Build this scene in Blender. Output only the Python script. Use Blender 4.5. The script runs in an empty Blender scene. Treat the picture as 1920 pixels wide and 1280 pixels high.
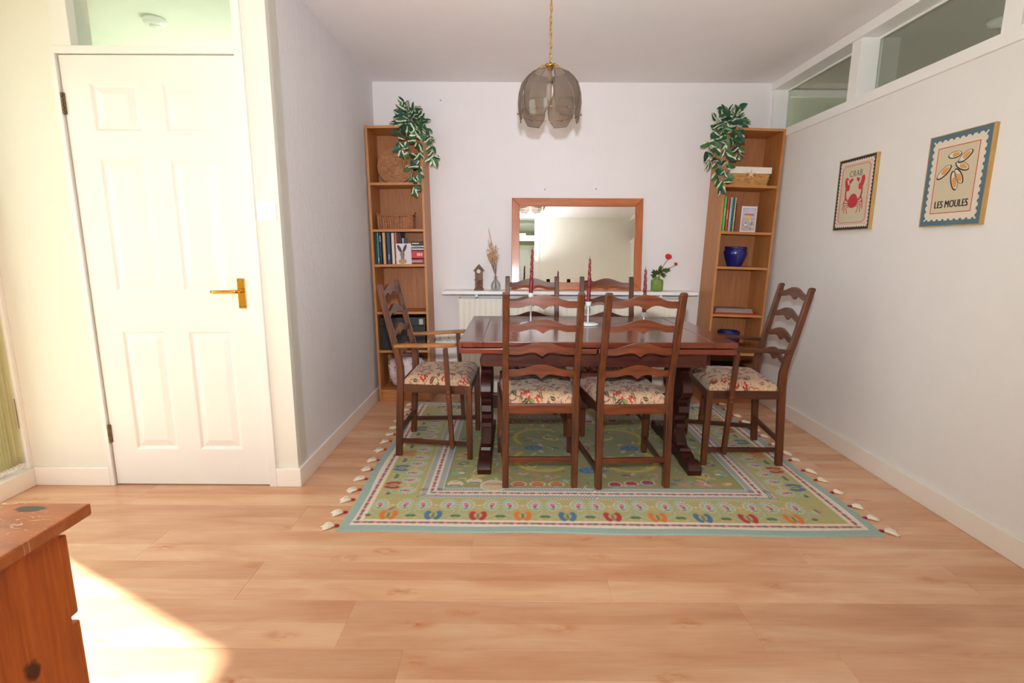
import bpy, bmesh, math, random
import numpy as np
from mathutils import Vector, Matrix, Euler
random.seed(7)
R = math.radians
PI = math.pi
sc = bpy.context.scene
COL = sc.collection

# ------------------------------------------------------------------ camera, sky, sun, exposure
PITCH, YAW, ROLL, EYE = .1792, -.003, .0047, 1.1773
F = Vector((math.sin(YAW)*math.cos(PITCH), math.cos(YAW)*math.cos(PITCH), -math.sin(PITCH)))
Rt = Vector((math.cos(YAW), -math.sin(YAW), 0)); Up = Rt.cross(F)
Rt2 = Rt*math.cos(ROLL)+Up*math.sin(ROLL); Up2 = -Rt*math.sin(ROLL)+Up*math.cos(ROLL)
cd = bpy.data.cameras.new('camera'); cam = bpy.data.objects.new('camera', cd); COL.objects.link(cam)
m4 = Matrix((Rt2, Up2, -F)).transposed().to_4x4(); m4.translation = (0, 0, EYE)
cam.matrix_world = m4
cd.sensor_width = 36; cd.lens = 972.3/1920*36; cd.clip_start = .02
sc.camera = cam
sc.view_settings.view_transform = 'Standard'; sc.view_settings.look = 'None'
sc.view_settings.gamma = 1; sc.view_settings.use_curve_mapping = False
sc.view_settings.exposure = 0.0
sc.cycles.use_denoising = True
sc.cycles.max_bounces = 14; sc.cycles.diffuse_bounces = 8; sc.cycles.glossy_bounces = 6
sc.cycles.transparent_max_bounces = 24; sc.cycles.transmission_bounces = 8
sc.cycles.caustics_reflective = False; sc.cycles.caustics_refractive = False
sc.cycles.sample_clamp_indirect = 6.0

world = bpy.data.worlds.new('sky'); sc.world = world; world.use_nodes = True
wn = world.node_tree; wn.nodes.clear()
wo = wn.nodes.new('ShaderNodeOutputWorld'); wb = wn.nodes.new('ShaderNodeBackground')
wb.inputs[0].default_value = (.88, .94, 1, 1); wb.inputs[1].default_value = 3.9
wn.links.new(wb.outputs[0], wo.inputs[0])

sd = bpy.data.lights.new('sun', 'SUN'); so = bpy.data.objects.new('sun', sd); COL.objects.link(so)
SUNDIR = Vector((.876*math.cos(R(47.5)), -.482*math.cos(R(47.5)), -math.sin(R(47.5))))
so.rotation_euler = SUNDIR.to_track_quat('-Z', 'Y').to_euler()
sd.energy = 30; sd.angle = R(1.6); sd.color = (1, .97, .92)

def portal(name, loc, size, sizey, direction):
    l = bpy.data.lights.new(name, 'AREA'); l.shape = 'RECTANGLE'; l.size = size; l.size_y = sizey
    l.cycles.is_portal = True
    o = bpy.data.objects.new(name, l); COL.objects.link(o); o.location = loc
    o.rotation_euler = Vector(direction).to_track_quat('-Z', 'Y').to_euler()
portal('patio_portal', (-2.56, 1.60, 1.09), 1.7, 2.1, (1, 0, 0))
portal('rear_portal', (-1.4, -2.85, 1.2), 1.8, 2.1, (0, 1, 0))

def area_lamp(name, loc, size, energy, color=(1, 1, 1), rot=(0, 0, 0), spread=PI):  # area light, used for the flash and the added fills
    l = bpy.data.lights.new(name, 'AREA'); l.size = size; l.energy = energy; l.color = color; l.spread = spread
    o = bpy.data.objects.new(name, l); COL.objects.link(o); o.location = loc; o.rotation_euler = rot
area_lamp('hall_fill', (-1.75, 3.9, 1.3), .5, 14, (.97, 1, .93), (PI, 0, 0))  # added fill that brightens the hall beyond the transom, not a known lamp
area_lamp('camera_flash', (.0, .03, EYE+.175), .05, 26, (.95, .97, 1), (R(96), 0, R(-5)), R(105))
area_lamp('ceiling_bounce_fill', (.0, .06, EYE+.22), .06, 22, (.96, .98, 1), (R(172), 0, 0), R(150))  # added fill aimed upwards, stands in for light bounced off the ceiling
area_lamp('rear_hall_fill', (.05, -1.0, 2.2), .3, 4, (1, 1, .97))  # added fill so the mirrored rear hall is not dark
area_lamp('side_room_fill', (2.9, 1.2, .9), .6, 7, (1, .98, .92), (0, R(90), 0))  # added weak fill for the closed room behind the high windows

# ------------------------------------------------------------------ colour and material helpers
def lin(c):
    if isinstance(c, str):
        c = tuple(int(c[i:i+2], 16)/255 for i in (0, 2, 4))
    return tuple(x/12.92 if x <= .04045 else ((x+.055)/1.055)**2.4 for x in c)
def L4(c): return (*lin(c), 1)

def base(name, rough=.5, spec=.5):
    m = bpy.data.materials.new(name); m.use_nodes = True
    n = m.node_tree; b = n.nodes['Principled BSDF']
    b.inputs['Roughness'].default_value = rough
    b.inputs['Specular IOR Level'].default_value = spec
    return m, n, b
def coords(n, scale=(1, 1, 1), kind='Object', rot=(0, 0, 0)):
    t = n.nodes.new('ShaderNodeTexCoord'); mp = n.nodes.new('ShaderNodeMapping')
    mp.inputs['Scale'].default_value = scale; mp.inputs['Rotation'].default_value = rot
    n.links.new(t.outputs[kind], mp.inputs['Vector'])
    return mp.outputs['Vector']
def noise(n, vec, scale, detail=3, rough=.5, dist=0):
    t = n.nodes.new('ShaderNodeTexNoise'); t.inputs['Scale'].default_value = scale
    t.inputs['Detail'].default_value = detail; t.inputs['Roughness'].default_value = rough
    t.inputs['Distortion'].default_value = dist
    n.links.new(vec, t.inputs['Vector']); return t.outputs['Fac']
def ramp(n, fac, stops):
    r = n.nodes.new('ShaderNodeValToRGB')
    e = r.color_ramp.elements
    while len(e) < len(stops): e.new(.5)
    for el, (p, c) in zip(e, stops):
        el.position = p; el.color = c if len(c) == 4 else (*c, 1)
    n.links.new(fac, r.inputs['Fac']); return r.outputs['Color']
def mix(n, fac, a, b, mode='MIX'):
    x = n.nodes.new('ShaderNodeMix'); x.data_type = 'RGBA'; x.blend_type = mode
    for sock, v in ((x.inputs[0], fac), (x.inputs[6], a), (x.inputs[7], b)):
        if hasattr(v, 'links') or hasattr(v, 'is_linked'): n.links.new(v, sock)
        else: sock.default_value = v
    return x.outputs[2]
def bump(n, b, h, strength=.2, dist=.01):
    u = n.nodes.new('ShaderNodeBump'); u.inputs['Strength'].default_value = strength
    u.inputs['Distance'].default_value = dist
    n.links.new(h, u.inputs['Height']); n.links.new(u.outputs[0], b.inputs['Normal'])
def paint(name, c, rough=.5, var=.03, bumpy=0, bscale=60, spec=.5, stretch=(1, 1, 1)):
    m, n, b = base(name, rough, spec)
    v = coords(n, stretch); c = lin(c)
    f = noise(n, v, 9, 4)
    col = ramp(n, f, [(.3, tuple(x*(1-var) for x in c)), (.7, tuple(min(1, x*(1+var)) for x in c))])
    n.links.new(col, b.inputs['Base Color'])
    if bumpy: bump(n, b, noise(n, v, bscale, 4), bumpy, .004)
    return m
def metal(name, c, rough=.25):
    m, n, b = base(name, rough); b.inputs['Metallic'].default_value = 1
    c = lin(c); f = noise(n, coords(n), 30, 2)
    n.links.new(ramp(n, f, [(.3, tuple(x*.88 for x in c)), (.7, c)]), b.inputs['Base Color'])
    return m
def wood(name, dark, light, axis='z', scale=9, stretch=14, rough=.35, coat=0, knots=None, contrast=1, bumpy=.08, spec=.5):
    m, n, b = base(name, rough, spec)
    st = [stretch]*3; st['xyz'.index(axis)] = 1
    v = coords(n, st)
    f1 = noise(n, v, scale*.25, 5, .6, .6)
    f2 = noise(n, v, scale, 3, .7)
    d, l = lin(dark), lin(light)
    lo = .5-.22/contrast; hi = .5+.22/contrast
    c1 = ramp(n, f1, [(lo, d), (hi, l)])
    c2 = ramp(n, f2, [(.35, (.72, .68, .66)), (.65, (1, 1, 1))])
    col = mix(n, .7, c1, c2, 'MULTIPLY')
    if knots:
        kc, ks, thr = knots
        st2 = [2.2]*3; st2['xyz'.index(axis)] = 1
        vo = n.nodes.new('ShaderNodeTexVoronoi'); vo.inputs['Scale'].default_value = ks
        n.links.new(coords(n, st2), vo.inputs['Vector'])
        kf = ramp(n, vo.outputs['Distance'], [(thr*.4, (1, 1, 1)), (thr, (0, 0, 0))])
        col = mix(n, kf, col, (*lin(kc), 1))
    n.links.new(col, b.inputs['Base Color'])
    if coat: b.inputs['Coat Weight'].default_value = coat; b.inputs['Coat Roughness'].default_value = .12
    if bumpy: bump(n, b, f2, bumpy, .002)
    return m
def thin_glass(name, tint, gloss=.08, rough=.02, haze=0):
    m = bpy.data.materials.new(name); m.use_nodes = True; n = m.node_tree; n.nodes.clear()
    o = n.nodes.new('ShaderNodeOutputMaterial'); t = n.nodes.new('ShaderNodeBsdfTransparent')
    g = n.nodes.new('ShaderNodeBsdfGlossy'); g.inputs['Roughness'].default_value = rough
    f = noise(n, coords(n), 3, 1)
    tc = lin(tint)
    n.links.new(ramp(n, f, [(.3, tuple(x*.98 for x in tc)), (.7, tc)]), t.inputs[0])
    lw = n.nodes.new('ShaderNodeLayerWeight'); lw.inputs[0].default_value = .35
    ma = n.nodes.new('ShaderNodeMath'); ma.operation = 'MULTIPLY_ADD'
    ma.inputs[1].default_value = .3; ma.inputs[2].default_value = gloss
    n.links.new(lw.outputs['Fresnel'], ma.inputs[0])
    x = n.nodes.new('ShaderNodeMixShader'); n.links.new(ma.outputs[0], x.inputs[0])
    n.links.new(t.outputs[0], x.inputs[1]); n.links.new(g.outputs[0], x.inputs[2])
    last = x.outputs[0]
    if haze:
        dd = n.nodes.new('ShaderNodeBsdfDiffuse'); dd.inputs[0].default_value = L4(tint)
        y = n.nodes.new('ShaderNodeMixShader'); y.inputs[0].default_value = haze
        n.links.new(last, y.inputs[1]); n.links.new(dd.outputs[0], y.inputs[2]); last = y.outputs[0]
    n.links.new(last, o.inputs[0]); return m
def attr_mat(name, rough=.9, bscale=300, bstr=.25, spec=.2):
    m, n, b = base(name, rough, spec)
    a = n.nodes.new('ShaderNodeAttribute'); a.attribute_name = 'pattern'
    v = coords(n)
    f = noise(n, v, bscale, 2)
    sh = ramp(n, f, [(.3, (.82, .82, .82)), (.7, (1, 1, 1))])
    n.links.new(mix(n, 1, a.outputs['Color'], sh, 'MULTIPLY'), b.inputs['Base Color'])
    bump(n, b, f, bstr, .002)
    b.inputs['Sheen Weight'].default_value = .15
    return m

M = {}
M['wall'] = paint('white_wall_paint', (.895, .882, .888), .75, .01, .25, 90)
M['wall_r'] = paint('white_right_wall_paint', (.905, .90, .895), .75, .01, .25, 90)
M['wallpaper'] = paint('textured_white_wallpaper', (.875, .872, .885), .7, .02, .55, 70, stretch=(1.6, 1.6, .35))
M['wall_cream'] = paint('cream_wall_paint', (.88, .872, .83), .6, .01, .2, 90)
M['ceil'] = paint('matt_ceiling_paint', (.92, .915, .92), .9, .01)
M['ceil_garden_tint'] = paint('garden_light_tinted_paint', (.90, .92, .865), .9, .02)  # green cast of the garden light put into the hall paint colour
M['ceil_grey'] = paint('grey_ceiling_paint', (.72, .72, .68), .9, .02)
M['wall_green'] = paint('sage_wall_paint', (.72, .74, .60), .9, .02)
M['gloss'] = paint('white_gloss_paint', (.90, .895, .88), .22, .01)
M['gloss_cool'] = paint('satin_white_paint', (.93, .93, .925), .35, .01)
M['skirt'] = paint('cream_skirting_paint', (.93, .91, .875), .35, .01)
M['radiator'] = paint('cream_radiator_enamel', (.925, .905, .855), .35, .01)
M['plastic'] = paint('white_plastic', (.93, .925, .92), .3, .01)
M['oak'] = wood('dark_stained_oak', '381a0c', '70391a', 'z', 14, 10, .34, .12)
M['oakx'] = wood('dark_stained_oak_rail', '421d0d', '7f3e1c', 'x', 14, 10, .34, .12)
M['oaky'] = wood('dark_stained_oak_side', '32160a', '5c2f19', 'y', 14, 10, .34, .12)
M['trestle'] = wood('dark_red_mahogany', '260d09', '4a1b12', 'z', 12, 8, .42, 0)
M['armwood'] = wood('worn_golden_arm_wood', '7a4a22', 'b98246', 'y', 14, 10, .3, .4)
M['top'] = wood('polished_mahogany_top', '521f12', '7c3a25', 'x', 10, 12, .2, .3)
M['topy'] = wood('polished_mahogany_end_board', '521f12', '7c3a25', 'y', 10, 12, .2, .3)
M['apron'] = wood('dark_mahogany_apron', '34130c', '582519', 'x', 10, 12, .3, .15)
M['billy'] = wood('oak_veneer', 'b4743f', 'cc8f57', 'z', 9, 12, .45, 0, contrast=.7, bumpy=.03)
M['billyx'] = wood('oak_veneer_shelf', 'b9783f', 'd0935a', 'x', 9, 12, .45, 0, contrast=.7, bumpy=.03)
M['billyback'] = wood('oak_veneer_back', 'a86c41', 'bd8253', 'z', 7, 10, .6, 0, contrast=.6, bumpy=.02)
M['pine'] = wood('orange_varnished_pine', 'ac4e1a', 'd87328', 'z', 9, 16, .3, .15, knots=('4a1c0a', 2.6, .15))
def add_knot(m, cy, cz):
    n = m.node_tree; b = n.nodes['Principled BSDF']; src = b.inputs['Base Color'].links[0].from_socket
    tc = n.nodes.new('ShaderNodeTexCoord'); mp = n.nodes.new('ShaderNodeMapping'); mp.inputs['Scale'].default_value = (0, 42, 26); mp.inputs['Location'].default_value = (0, -cy*42, -cz*26)
    n.links.new(tc.outputs['Object'], mp.inputs[0]); nz = n.nodes.new('ShaderNodeTexNoise'); nz.inputs['Scale'].default_value = 40; n.links.new(tc.outputs['Object'], nz.inputs['Vector'])
    le = n.nodes.new('ShaderNodeVectorMath'); le.operation = 'LENGTH'; n.links.new(mp.outputs[0], le.inputs[0])
    ad = n.nodes.new('ShaderNodeMath'); ad.operation = 'ADD'; n.links.new(le.outputs['Value'], ad.inputs[0]); n.links.new(nz.outputs['Fac'], ad.inputs[1])
    f = ramp(n, ad.outputs[0], [(.70, (.95, .95, .95)), (.86, (.6, .6, .6)), (1.0, (0, 0, 0))])
    n.links.new(mix(n, f, src, (*lin('3c1508'), 1)), b.inputs['Base Color'])
add_knot(M['pine'], -0.133, 0.527)
M['pinefr'] = wood('varnished_pine_frame', 'a9562c', 'c97742', 'x', 9, 14, .35, .2, knots=('5a2410', 5, .10))
M['pinefz'] = wood('varnished_pine_frame_upright', 'a9562c', 'c97742', 'z', 9, 14, .35, .2, knots=('5a2410', 5, .10))
M['brass'] = metal('polished_brass', 'd9a83c', .2)
M['brasspale'] = metal('pale_brass', 'd8c483', .25)
M['steel'] = metal('dull_steel', '9a9486', .4)
M['hinge'] = metal('tarnished_brass', '7a684c', .45)

def mirror_mat():
    m, n, b = base('mirror_silvering', .0); b.inputs['Metallic'].default_value = 1
    f = noise(n, coords(n), 2, 1)
    n.links.new(ramp(n, f, [(.3, (.90, .92, .91)), (.7, (.92, .94, .93))]), b.inputs['Base Color']); return m
M['mirror'] = mirror_mat()
M['glass'] = thin_glass('clear_pane_glass', (.97, .985, .97), .03)
M['smoke'] = thin_glass('smoked_bronze_glass', (.86, .825, .79), .04, .02, .06)
M['clear'] = thin_glass('clear_vase_glass', (.98, .985, .985), .03, .02, .02)
M['greenglass'] = thin_glass('green_bottle_glass', (.85, .93, .66), .05, .03, .12)

def floor_mat():
    m, n, b = base('maple_laminate', .27, .5)
    oi = n.nodes.new('ShaderNodeObjectInfo')
    t = n.nodes.new('ShaderNodeTexCoord'); 
    off = n.nodes.new('ShaderNodeVectorMath'); off.operation = 'MULTIPLY_ADD'
    cmb = n.nodes.new('ShaderNodeCombineXYZ')
    for i in range(3): n.links.new(oi.outputs['Random'], cmb.inputs[i])
    off.inputs[1].default_value = (37, 53, 11)
    n.links.new(cmb.outputs[0], off.inputs[0]); n.links.new(t.outputs['Object'], off.inputs[2])
    def mp(s, src=off.outputs[0]):
        k = n.nodes.new('ShaderNodeMapping'); k.inputs['Scale'].default_value = s
        n.links.new(src, k.inputs['Vector']); return k.outputs[0]
    f1 = noise(n, mp((1.1, 6, 1)), 1.6, 4, .55, .6)
    c = ramp(n, f1, [(.30, lin('d09d7a')), (.5, lin('dcae8b')), (.72, lin('e3bf9d'))])
    f2 = noise(n, mp((2.2, 45, 1)), 2.5, 4, .65)
    c = mix(n, .32, c, ramp(n, f2, [(.3, (.82, .74, .66)), (.66, (1, 1, 1))]), 'MULTIPLY')
    # two strips printed on each board
    sx = n.nodes.new('ShaderNodeSeparateXYZ'); n.links.new(t.outputs['Object'], sx.inputs[0])
    gt = n.nodes.new('ShaderNodeMath'); gt.operation = 'GREATER_THAN'; gt.inputs[1].default_value = .1085
    n.links.new(sx.outputs[1], gt.inputs[0])
    sn = noise(n, mp((.9, .4, 1)), 1.1, 0)
    tone = ramp(n, oi.outputs['Random'], [(0, (.90, .87, .84)), (.35, (1, 1, 1)), (.7, (.96, .94, .90)), (1, (1, 1.0, .98))])
    c = mix(n, 1, c, tone, 'MULTIPLY')
    st = n.nodes.new('ShaderNodeMath'); st.operation = 'MULTIPLY'; n.links.new(gt.outputs[0], st.inputs[0]); n.links.new(sn, st.inputs[1])
    c = mix(n, st.outputs[0], c, (.84, .75, .68, 1), 'MULTIPLY')
    # knots
    vo = n.nodes.new('ShaderNodeTexVoronoi'); vo.inputs['Scale'].default_value = 3.4
    n.links.new(mp((1.0, 2.4, 1)), vo.inputs['Vector'])
    blotch = noise(n, mp((7, 16, 1)), 3, 3, .6)
    kk = ramp(n, vo.outputs['Distance'], [(.03, (1, 1, 1)), (.24, (0, 0, 0))])
    bb = ramp(n, blotch, [(.42, (0, 0, 0)), (.6, (1, 1, 1))])
    kmix = mix(n, 1, kk, bb, 'MULTIPLY')
    c = mix(n, kmix, c, (*lin('c07f52'), 1))
    k2 = ramp(n, vo.outputs['Distance'], [(.008, (1, 1, 1)), (.035, (0, 0, 0))])
    c = mix(n, k2, c, (*lin('a8623f'), 1))
    n.links.new(c, b.inputs['Base Color'])
    bump(n, b, f2, .04, .001)
    return m
M['floor'] = floor_mat()

# ------------------------------------------------------------------ mesh helpers
def bm_new(): return bmesh.new()
def bx(b, x0, x1, y0, y1, z0, z1, bev=0):
    r = bmesh.ops.create_cube(b, size=1)
    vs = r['verts']
    bmesh.ops.scale(b, vec=(x1-x0, y1-y0, z1-z0), verts=vs)
    bmesh.ops.translate(b, vec=((x0+x1)/2, (y0+y1)/2, (z0+z1)/2), verts=vs)
    if bev:
        es = {e for v in vs for e in v.link_edges}
        bmesh.ops.bevel(b, geom=list(es), offset=bev, segments=2, affect='EDGES', profile=.6)
    return b
def prism(b, pts, a0, a1, plane='xz', bev=0):
    """outline pts in a plane, extruded along the third axis from a0 to a1"""
    def P(p, a):
        return {'xz': (p[0], a, p[1]), 'yz': (a, p[0], p[1]), 'xy': (p[0], p[1], a)}[plane]
    v0 = [b.verts.new(P(p, a0)) for p in pts]; v1 = [b.verts.new(P(p, a1)) for p in pts]
    n = len(pts); fs = [b.faces.new(v0[::-1]), b.faces.new(v1)]
    for i in range(n):
        fs.append(b.faces.new((v0[i], v0[(i+1) % n], v1[(i+1) % n], v1[i])))
    bmesh.ops.recalc_face_normals(b, faces=fs)
    if bev:
        es = [e for e in {e for f in fs[:2] for e in f.edges}]
        bmesh.ops.bevel(b, geom=es, offset=bev, segments=1, affect='EDGES')
    return b
def lathe(b, prof, seg=24, c=(0, 0, 0), a0=0, a1=2*PI):
    full = abs(a1-a0-2*PI) < 1e-6; n = seg if full else seg+1
    rings = []
    for r, z in prof:
        if r < 1e-6: rings.append([b.verts.new((c[0], c[1], c[2]+z))]); continue
        rings.append([b.verts.new((c[0]+r*math.cos(a0+(a1-a0)*i/seg), c[1]+r*math.sin(a0+(a1-a0)*i/seg), c[2]+z)) for i in range(n)])
    for A, B in zip(rings, rings[1:]):
        for i in range(seg):
            j = (i+1) % n
            if len(A) == 1 and len(B) == 1: continue
            if len(A) == 1: b.faces.new((A[0], B[i], B[j]))
            elif len(B) == 1: b.faces.new((A[i], A[j], B[0]))
            else: b.faces.new((A[i], A[j], B[j], B[i]))
    bmesh.ops.recalc_face_normals(b, faces=b.faces); return b
def tube(b, pts, r, seg=8, radii=None):
    pts = [Vector(p) for p in pts]; rings = []; last = None
    for i, p in enumerate(pts):
        d = (pts[min(i+1, len(pts)-1)]-pts[max(i-1, 0)]).normalized()
        if last is None:
            u = d.orthogonal().normalized()
        else:
            u = (last-d*last.dot(d)).normalized()
        last = u; w = d.cross(u); rr = radii[i] if radii else r
        rings.append([b.verts.new(p+(u*math.cos(2*PI*k/seg)+w*math.sin(2*PI*k/seg))*rr) for k in range(seg)])
    for A, B in zip(rings, rings[1:]):
        for k in range(seg): b.faces.new((A[k], A[(k+1) % seg], B[(k+1) % seg], B[k]))
    b.faces.new(rings[0][::-1]); b.faces.new(rings[-1])
    bmesh.ops.recalc_face_normals(b, faces=b.faces); return b
def beam(b, p0, p1, w, t, bev=0, up=(0, 0, 1), w1=None, t1=None):
    """square bar from p0 to p1, w sideways, t along 'up'"""
    p0, p1 = Vector(p0), Vector(p1); d = (p1-p0).normalized(); upv = Vector(up)
    s = d.cross(upv).normalized(); u = s.cross(d).normalized(); w1 = w1 or w; t1 = t1 or t
    vs = []
    for p, ww, tt in ((p0, w, t), (p1, w1, t1)):
        for a, c in ((-1, -1), (1, -1), (1, 1), (-1, 1)): vs.append(b.verts.new(p+s*a*ww/2+u*c*tt/2))
    fs = [b.faces.new(vs[:4][::-1]), b.faces.new(vs[4:])]
    for i in range(4): fs.append(b.faces.new((vs[i], vs[(i+1) % 4], vs[4+(i+1) % 4], vs[4+i])))
    bmesh.ops.recalc_face_normals(b, faces=fs)
    if bev: bmesh.ops.bevel(b, geom=list({e for f in fs for e in f.edges}), offset=bev, segments=2, affect='EDGES')
    return b
def obj(name, b, mat, parent=None, smooth=False, loc=None):
    me = bpy.data.meshes.new(name); b.to_mesh(me); b.free()
    if mat: me.materials.append(mat)
    if smooth:
        for p in me.polygons: p.use_smooth = True
        if smooth == 'auto': me.set_sharp_from_angle(angle=R(40))
    o = bpy.data.objects.new(name, me); COL.objects.link(o)
    if parent: o.parent = parent
    if loc: o.location = loc
    return o
def mesh_obj(name, me, parent=None, mat=None):
    if mat and not me.materials: me.materials.append(mat)
    o = bpy.data.objects.new(name, me); COL.objects.link(o)
    if parent: o.parent = parent
    return o
def tag(o, label=None, cat=None, group=None, kind=None):
    if label: o['label'] = label
    if cat: o['category'] = cat
    if group: o['group'] = group
    if kind: o['kind'] = kind
    return o
def thing(name, label, cat, loc=(0, 0, 0), rot=0, group=None):
    o = bpy.data.objects.new(name, None); COL.objects.link(o); o.location = loc
    o.rotation_euler = (0, 0, rot) if not isinstance(rot, tuple) else rot
    o.empty_display_size = .1
    return tag(o, label, cat, group)
def struct(name, b, mat, label=None, parent=None, smooth=False):
    o = obj(name, b, mat, parent, smooth)
    if not parent: tag(o, label, None, None, 'structure')
    return o
def dup(o, parent=None):
    c = o.copy(); COL.objects.link(c); c.parent = parent
    for ch in list(o.children): dup(ch, c)
    return c
def B(x0, x1, y0, y1, z0, z1, bev=0): return bx(bm_new(), x0, x1, y0, y1, z0, z1, bev)

# ------------------------------------------------------------------ the room
XL, XR, YB, ZC, YD = -1.066, 1.928, 4.15, 2.39, 2.433
XW = -2.38                       # inner face of window wall
fl = struct('floor', B(-2.6, 3.3, -2.8, 5.1, -.12, -.008), M['floor'], 'pale maple laminate floor boards running across the room')
# laminate boards, each its own piece
prev = {}
def plank(x0, x1, y0, w=.217):
    key = (round(x1-x0, 3), round(w, 3))
    if key not in prev:
        b = B(0, x1-x0, 0, w, -.008, 0); 
        es = [e for e in b.edges if abs(e.verts[0].co.z) < 1e-5 and abs(e.verts[1].co.z) < 1e-5]
        bmesh.ops.bevel(b, geom=es, offset=.0008, segments=1, affect='EDGES')
        me = bpy.data.meshes.new('plank'); b.to_mesh(me); b.free(); me.materials.append(M['floor']); prev[key] = me
    o = bpy.data.objects.new('plank', prev[key]); COL.objects.link(o); o.parent = fl; o.location = (x0, y0, 0)
row_ends = {9: 1.124, 8: .342, 7: .757, 6: .963, 10: 1.63}
PL = 1.285
for row in range(-2, 19):
    y0 = 1.787 - .217*(9-row) + .0; y0 = 1.787+(row-9)*.217
    if y0 + .217 < 0 or y0 > YB: continue
    e = row_ends.get(row, random.uniform(-.6, .6))
    x = e - PL*math.ceil((e+2.42)/PL)
    lim_l = XW if y0+.1 < YD else XL
    w = min(.217, YB-y0)
    while x < XR:
        a, c = max(x, lim_l), min(x+PL, XR-.005)
        if c-a > .02: plank(a, c, y0, w)
        x += PL
struct('ceiling', B(-2.6, XR+.12, -2.8, YD+.06, ZC, ZC+.1), M['ceil'])
struct('ceiling', B(XL-.1, XR+.12, YD+.06, YB+.1, ZC, ZC+.1), M['ceil'])
struct('wall_back', B(XL-.1, XR+.12, YB, YB+.1, 0, ZC), M['wall'], 'plain white back wall behind the radiator')
struct('wall_left', B(XL-.1, XL, YD+.02, YB, 0, ZC), M['wallpaper'], 'textured white side wall beside the left bookcase')
DX0, DX1 = -1.977, -1.215        # door leaf
struct('wall_door', B(XW-.15, DX0-.012, YD-.012, YD+.10, 0, ZC), M['wall_cream'], 'cream wall between patio window and door')
struct('wall_door_right', B(DX1+.040, XL, YD-.012, YD+.10, 0, ZC), M['wall_cream'], 'narrow cream wall strip carrying the light switch')
# right wall with glazed strip above
struct('wall_right', B(XR, XR+.12, -.9, YB, 0, 1.962), M['wall_r'], 'white right hand wall carrying the two prints')
struct('trim_1', B(XR-.014, XR+.12, -.9, YB, 1.962, 2.016, .003), M['gloss_cool'], 'white rail along the foot of the high windows')
struct('trim_2', B(XR-.012, XR+.12, -.9, YB, 2.335, ZC, .003), M['gloss_cool'], 'white head rail over the high windows')
struct('trim_3', B(XR-.002, XR+.118, YB-.03, YB, 2.016, 2.335), M['gloss_cool'], 'white end post of the high windows')
posts = [3.142, 2.170, 1.19, .2, -.8]
for i, y in enumerate(posts):
    struct('trim_%d' % (4+i), B(XR, XR+.12, y, y+.083, 2.016, 2.335, .002), M['gloss_cool'])
ends = [YB-.03]+posts
for i in range(len(posts)):
    y1 = ends[i]; y0 = posts[i]+.083
    f = struct('window_%d' % (i+1), B(XR+.100, XR+.112, y0, y1, 2.016, 2.03), M['gloss_cool'], 'high internal window pane over the right wall')
    obj('glass_pane', B(XR+.104, XR+.108, y0, y1, 2.016, 2.335), M['glass'], f)
    obj('glazing_bead', B(XR+.095, XR+.104, y0, y1, 2.325, 2.335), M['gloss_cool'], f)
# adjoining room behind the high windows
struct('ceiling_side_room', B(XR+.12, 3.6, -.9, 4.4, ZC, ZC+.1), M['ceil_grey'])
struct('wall_side_room_back', B(XR+.12, 3.6, 4.3, 4.4, 0, ZC), M['wall_green'])
struct('trim_side_room_cornice', B(XR+.12, 3.6, 4.27, 4.3, 2.33, 2.375), M['gloss_cool'])
struct('wall_side_room_right', B(3.5, 3.6, -.9, 4.3, 0, ZC), M['wall_green'])
struct('wall_side_room_near', B(XR+.12, 3.5, -1.0, -.9, 0, ZC), M['wall_green'])
# hall behind the door
struct('ceiling_hall', B(-2.6, XL-.1, YD+.06, 4.6, ZC, ZC+.1), M['ceil_garden_tint'])
struct('wall_hall_left', B(-2.6, -2.5, YD+.1, 4.6, 0, ZC), M['ceil_garden_tint'])
struct('wall_hall_back', B(-2.5, XL-.1, 4.5, 4.6, 0, ZC), M['ceil_garden_tint'])
# rear of the room (seen in the mirror)
M['wall_rear'] = paint('off_white_wall_paint', (.94, .935, .90), .6, .01, .2, 90)
RY = -.45
struct('wall_rear', B(.42, XR+.12, RY-.1, RY, 0, ZC), M['wall_rear'], 'off-white wall behind the camera seen in the mirror')
struct('trim_9', B(.34, .42, RY-.11, RY+.01, 0, ZC), M['gloss_cool'])
struct('trim_10', B(-.50, .34, RY-.11, RY+.01, 2.02, 2.09), M['gloss_cool'])
struct('trim_16', B(-.58, -.50, RY-.11, RY+.01, 0, ZC), M['gloss_cool'])
tw = struct('window_8', B(-.50, .34, RY-.06, RY-.04, 2.09, 2.10), M['gloss_cool'], 'transom pane over the rear hall opening seen in the mirror')
obj('glass_pane', B(-.50, .34, RY-.055, RY-.05, 2.10, ZC), M['glass'], tw)
struct('wall_rear_hall_left', B(-.60, -.50, -1.7, RY-.11, 0, ZC), M['wall_green'])
struct('wall_rear_hall_right', B(.42, .52, -1.7, RY-.1, 0, ZC), M['wall_green'])
struct('wall_rear_hall_back', B(-.60, .52, -1.8, -1.7, 0, ZC), M['wall_green'])
b = B(-.1, -.02, -1.69, -1.66, 0, 2.06); bx(b, .31, .39, -1.69, -1.66, 0, 2.06); bx(b, -.1, .39, -1.69, -1.66, 2.06, 2.13)
struct('trim_17', b, M['gloss_cool'])
struct('door_2', B(-.02, .31, -1.69, -1.67, .01, 2.06), M['gloss_cool'])
b = B(-.5, XR+.12, -2.8, -2.7, 0, ZC); bx(b, -2.6, -2.3, -2.8, -2.7, 0, ZC); bx(b, -2.3, -.5, -2.8, -2.7, 2.25, ZC); bx(b, -2.3, -.5, -2.8, -2.7, 0, .15)  # unseen window opening, added and widened to let in fill daylight
struct('wall_rear_far', b, M['wall_cream'])
struct('wall_rear_inner', B(-.60, -.50, -2.7, -1.8, 0, ZC), M['wall_cream'])
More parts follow.
